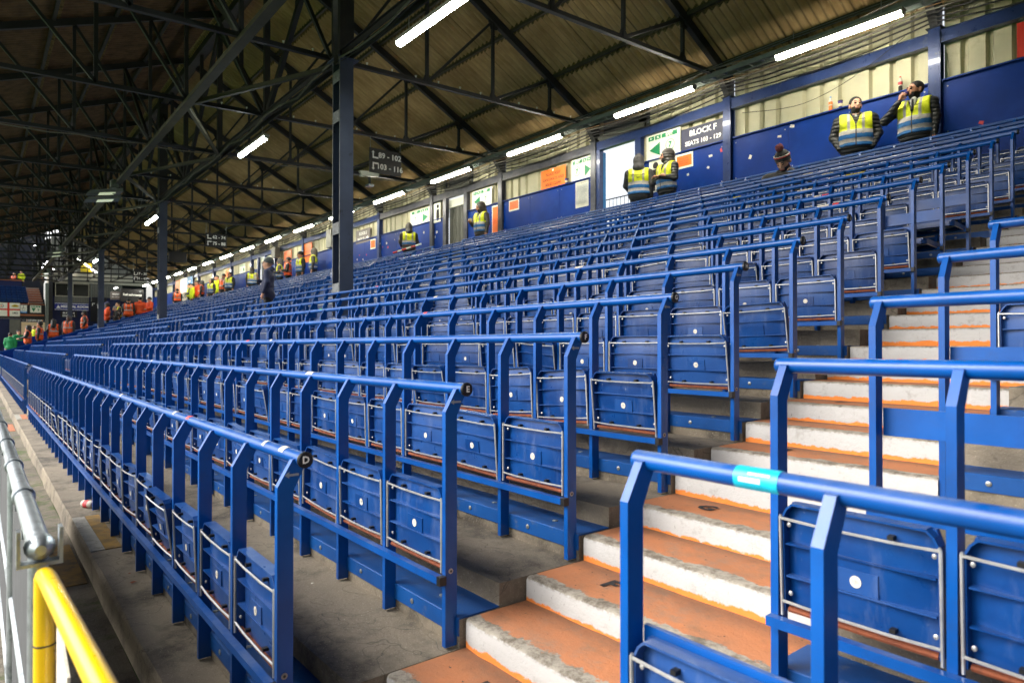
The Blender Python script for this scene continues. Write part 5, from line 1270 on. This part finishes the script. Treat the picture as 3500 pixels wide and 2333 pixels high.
    if glasses:
        mb = MB()
        for s_ in (-1, 1): mb.tube([tuple(place(A(s_*.032+.021*math.cos(a), -.108, .092+.016*math.sin(a)))) for a in np.linspace(0, 2*math.pi, 13)], .0025, 'cable', 5); mb.tube([tuple(place(A(s_*.053, -.105, .095))), tuple(place(A(s_*.078, .0, .09)))], .0025, 'cable', 5)
        obj('glasses', mb, t)
    if vest:
        inf = .020
        q = [(kd, (a[0], tuple(np.array(a[1])+inf)) if kd == 'e' else (a[0]*A(.98, 1, 1), a[1]*A(.98, 1, 1), a[2]+inf, a[3]+inf), vest) for kd, a, m_ in trunk]
        def cut(P, F):
            F = np.maximum(F, hem-P[..., 2]); F = np.maximum(F, np.abs(P[..., 0])-(.18*bulk+.07*np.clip(1.32-P[..., 2], 0, 1)))
            nk = np.sqrt((P[..., 0])**2+(P[..., 1]-.02)**2)-(.082+.35*np.clip(P[..., 2]-1.46, 0, 1)); F = np.maximum(F, np.where(P[..., 2] > 1.40, -nk, -1))
            vn = np.abs(P[..., 0])-(P[..., 2]-1.30)*.38; F = np.where(P[..., 1] < -.03, np.maximum(F, np.where(P[..., 2] > 1.30, -vn*.9, -1)), F); return F
        V, Fc, lab, _ = surface(q, max(.011, lod*.7), .03, cut); vo = obj('vest', to_mesh('vest', [(V, Fc, lab)]), t)
        return t, vo
    return t, None
def printed(vo, rows, back=True, m='dark_print'):
    for s_, zz, sz in rows:
        if back: obj('lettering', text_mesh(s_, sz, m, .001), vo, (0, .192, zz), (math.pi/2, 0, math.pi))
        else: obj('lettering', text_mesh(s_, sz, m, .0005), vo, (.075, -.180, zz), (math.pi/2, 0, 0))
WY = 10.28
# towards the camera from the wall is about 38 degrees round from the pitch
p_, v_ = person('bearded steward in black jacket and yellow blue vest, hands in pockets by the wall', -2.76, 10.3, ZF, .45, 1.80, vest='vest_yellow_blue', head='hair', headmat='hair_black', skin='skin_light', arms='pocket', lod=.013, beard=True, turn=.25, bulk=1.3)
printed(v_, [('CROWDSAFE', 1.385, .022)], False)
mb = MB(); mb.prism([(-.02, 1.44), (.02, 1.44), (0, 1.50)], -.150, -.142, 'shirt_white', 'y'); obj('shirt_front', mb, p_)
p_, v_ = person('steward drinking from a purple cup, suit and tie under yellow blue vest', -1.87, 10.3, ZF, .05, 1.78, vest='vest_yellow_blue', head='hair', headmat='hair_black', skin='skin_tan', arms=('drink', 'down'), lod=.013, beard=True, turn=-.55, tie=True, bulk=1.22)
printed(v_, [('CROWDSAFE', 1.385, .022)], False)
cup((-2.005, 10.095, ZF+1.565), 'cup_purple', 'purple paper cup raised to the mouth of the drinking steward', (.055, .09, .045), .038, .11)
person('person in a pompom hat with grey band, seated low behind the top rails', -3.45, 9.35, 1.47, .2, 2.08, jacket='jacket_grey', head='pompom', headmat='hat_black', arms='down', lod=.014, beard=True, bow=.75, turn=-.1, bulk=1.3)
p_, v_ = person('hooded steward seen from behind in front of the bright doorway', -7.2, 10.15, ZF, 3.75, 1.80, jacket='jacket_grey', vest='vest_yellow_blue', headmat='jacket_grey', arms=('down', 'reach'), lod=.014)
printed(v_, [('CROWDSAFE', 1.36, .05), ('C624', 1.30, .035)])
person('hooded bearded steward facing left beside the toilet sign', -6.5, 10.2, ZF, -.15, 1.78, jacket='jacket_black', vest='vest_yellow_blue', headmat='jacket_brown', skin='skin_tan', arms=('fold', 'phone'), lod=.014, beard=True, turn=-.6)
p_, v_ = person('hooded steward with a yellow armband holding a coffee cup by the steel door', -13.05, 10.25, ZF, .1, 1.80, jacket='jacket_brown', vest='vest_yellow_blue', headmat='jacket_brown', skin='skin_tan', arms=('cup', 'down'), lod=.018, beard=True, turn=-.4, bow=.2)
mb = MB(); mb.lathe([(.078, 0), (.074, .07)], (.228, .02, 1.22), 'jacket_yellow', 12); obj('armband', smooth_shade(mb.mesh('armband')), p_)
cup((-13.21, 9.99, ZF+1.22), 'cup_cream', 'coffee cup held by the hooded steward with the armband', (0, 0, 1), .045, .12)
p_, v_ = person('hooded steward from behind leaning over the rail beside the EXIT sign', -17.0, 10.2, ZF, -2.0, 1.76, jacket='jacket_brown', vest='vest_yellow_blue', headmat='jacket_brown', arms='reach', lod=.018, hem=1.08)
printed(v_, [('CROWDSAFE', 1.36, .045)])
person('man in navy coat, grey beanie and glasses standing in the second aisle with a cup', -14.32, 4.72, floor_at(4.72)+.06, -.5, 1.86, jacket='jacket_navy', head='beanie', headmat='hat_grey', coat=True, bulk=1.3, arms=('hold', 'rail'), lod=.015, turn=-.25, glasses=True)
cup((-14.53, 4.50, floor_at(4.72)+1.40), 'cup_cream', 'paper cup held at the chest of the man in navy', (0, 0, 1), .045, .12)
def crowd(lst, y=None):
    for (lab, x, yy, zz, fac, h, kw) in lst: person(lab, x, yy, zz, fac, h, lod=.026, **kw)
VB, VO, VY = 'vest_yellow_blue', 'vest_orange', 'vest_yellow'
crowd([
 ('steward in black beanie and yellow blue vest under the electrical cabinet', -26.6, WY, ZF, .1, 1.92, dict(vest=VB, head='beanie', headmat='hat_black', skin='skin_tan', turn=-.6)),
 ('hooded steward in yellow blue vest right of the electrical cabinet', -25.15, WY, ZF, -.5, 1.88, dict(vest=VB, jacket='jacket_brown', headmat='jacket_brown', turn=-.4)),
 ('dark haired steward in orange vest beside the orange sign', -28.1, WY, ZF, -.5, 1.84, dict(vest=VO, head='hair', headmat='hair_black', skin='skin_tan', arms='phone', turn=-.4)),
 ('hooded steward in yellow vest left of the orange-vested one', -29.2, WY, ZF, -.4, 1.86, dict(vest=VB, jacket='jacket_grey', headmat='jacket_grey', arms='phone', turn=-.4)),
 ('hooded steward in yellow blue vest seen from behind, left of the man in navy', -33.2, WY, ZF, -2.0, 1.82, dict(vest=VB, jacket='jacket_brown', headmat='jacket_brown')),
 ('steward with dark hair and yellow blue vest at the far exit', -37.2, WY, ZF, .6, 1.95, dict(vest=VB, head='hair', headmat='hair_black', skin='skin_tan')),
 ('steward in cap and orange vest reaching out at the far exit', -38.3, WY, ZF, .6, 1.92, dict(vest=VO, head='cap', headmat='hat_black', skin='skin_tan', arms=('down', 'reach'))),
 ('steward in yellow jacket and cap behind the far exit group', -40.0, 10.35, ZF, .4, 1.98, dict(jacket='jacket_yellow', head='cap', headmat='hat_grey')),
 ('hooded steward in yellow vest in front of the far exit group', -39.5, 9.9, ZF-.1, .5, 1.82, dict(vest=VB, jacket='jacket_brown', headmat='jacket_black')),
 ('hooded steward in orange vest farther along the back wall', -43.2, WY, ZF, -.4, 1.92, dict(vest=VO, headmat='jacket_black', turn=-.4)),
 ('steward in cap and orange jacket farther along the back wall', -44.3, WY, ZF, .2, 2.0, dict(jacket='jacket_orange', head='cap', headmat='hat_grey')),
 ('steward in full yellow jacket leaning on the far rails', -43.9, 9.9, ZF-.1, 0, 1.86, dict(jacket='jacket_yellow', head='hair', headmat='hair_black')),
 ('steward in yellow vest beside the far banner', -46.2, WY, ZF, -.2, 1.95, dict(vest=VY, head='beanie', headmat='hat_black', arms='phone')),
 ('steward in orange vest seen from behind left of the far banner', -49.7, WY, ZF, -1.8, 1.84, dict(vest=VO, head='beanie', headmat='hat_black')),
])
gz = lambda y, hd, h: hd-h
crowd([
 ('steward from behind in orange STEWARD vest and black beanie below the Refreshments sign', -40.3, 5.77, 3.06-1.85, -1.75, 1.85, dict(vest=VO, head='beanie', headmat='hat_black', hem=.8)),
 ('steward from behind in orange jacket with a pale patch on the back', -40.3, 6.34, 3.16-1.82, -1.75, 1.82, dict(jacket='jacket_orange', head='beanie', headmat='hat_black')),
 ('steward in orange jacket half hidden behind the second column', -40.5, 6.85, 3.2-1.82, .4, 1.82, dict(jacket='jacket_orange', head='beanie', headmat='hat_grey', arms='reach')),
 ('steward in orange jacket and black beanie with folded arms', -40.3, 4.74, 2.77-1.82, -.1, 1.82, dict(jacket='jacket_orange', head='beanie', headmat='hat_black', skin='skin_dark', arms='fold', turn=-.5)),
 ('grey haired man in black coat looking down at his hands', -40.1, 5.14, 2.61-1.74, -.1, 1.74, dict(head='hair', headmat='hair_grey', arms='phone', bow=.5)),
 ('person in yellow vest half hidden behind the grey haired man', -40.9, 5.35, 2.87-1.8, .2, 1.8, dict(vest=VY, head='hair', headmat='hair_black')),
 ('steward in orange vest and black beanie looking left at the sloping wall', -40.3, 3.68, 2.30-1.8, -.1, 1.8, dict(vest=VO, head='beanie', headmat='hat_black', skin='skin_dark', arms='pocket', turn=-.4, hem=.85)),
 ('hooded steward in orange vest facing the camera at the sloping wall', -40.3, 2.97, 2.01-1.78, 1.1, 1.78, dict(vest=VO, jacket='jacket_grey', headmat='jacket_grey', skin='skin_dark', hem=.85)),
 ('steward with long black hair from behind in orange STEWARD vest', -40.3, 2.32, 1.82-1.78, -1.75, 1.78, dict(vest=VO, head='longhair', headmat='hair_black', hem=.85)),
 ('steward with bushy black hair in orange vest in profile', -40.3, 1.71, 1.66-1.78, -.3, 1.78, dict(vest=VO, head='afro', headmat='hair_black', skin='skin_tan', hem=.85)),
 ('hooded steward in orange vest leaning forward at the lower end', -40.3, 1.22, 1.46-1.75, -.2, 1.75, dict(vest=VO, headmat='jacket_black', arms='reach', hem=.85)),
 ('person from behind in green and black jacket at the far left edge', -44.0, .62, 1.15-1.75, -1.9, 1.75, dict(jacket='jacket_green', head='hair', headmat='hair_black')),
 ('person in bright green jacket near the bar doorway', -47.5, 1.12, 1.36-1.75, 2.0, 1.75, dict(jacket='jacket_green', head='hair', headmat='hair_black')),
 ('person in yellow jacket standing in the bar doorway', -60.5, 2.6, 1.95-1.75, .9, 1.75, dict(jacket='jacket_yellow', head='hair', headmat='hair_black')),
 ('steward in orange vest high on the far stand', XE-6.8, 1.72, 6.86-1.75, .9, 1.75, dict(vest=VO, head='hair', headmat='hair_black')),
 ('steward in yellow jacket high on the far stand beside the stairs', XE-6.8, 2.22, 7.05-1.75, .9, 1.75, dict(jacket='jacket_yellow', head='hair', headmat='hair_black')),
])
for o in list(bpy.data.objects):
    lb = o.get('label', '')
    if 'STEWARD' in lb:
        for c in o.children:
            if c.name.startswith('vest'): printed(c, [('STEWARD', 1.30, .075)])
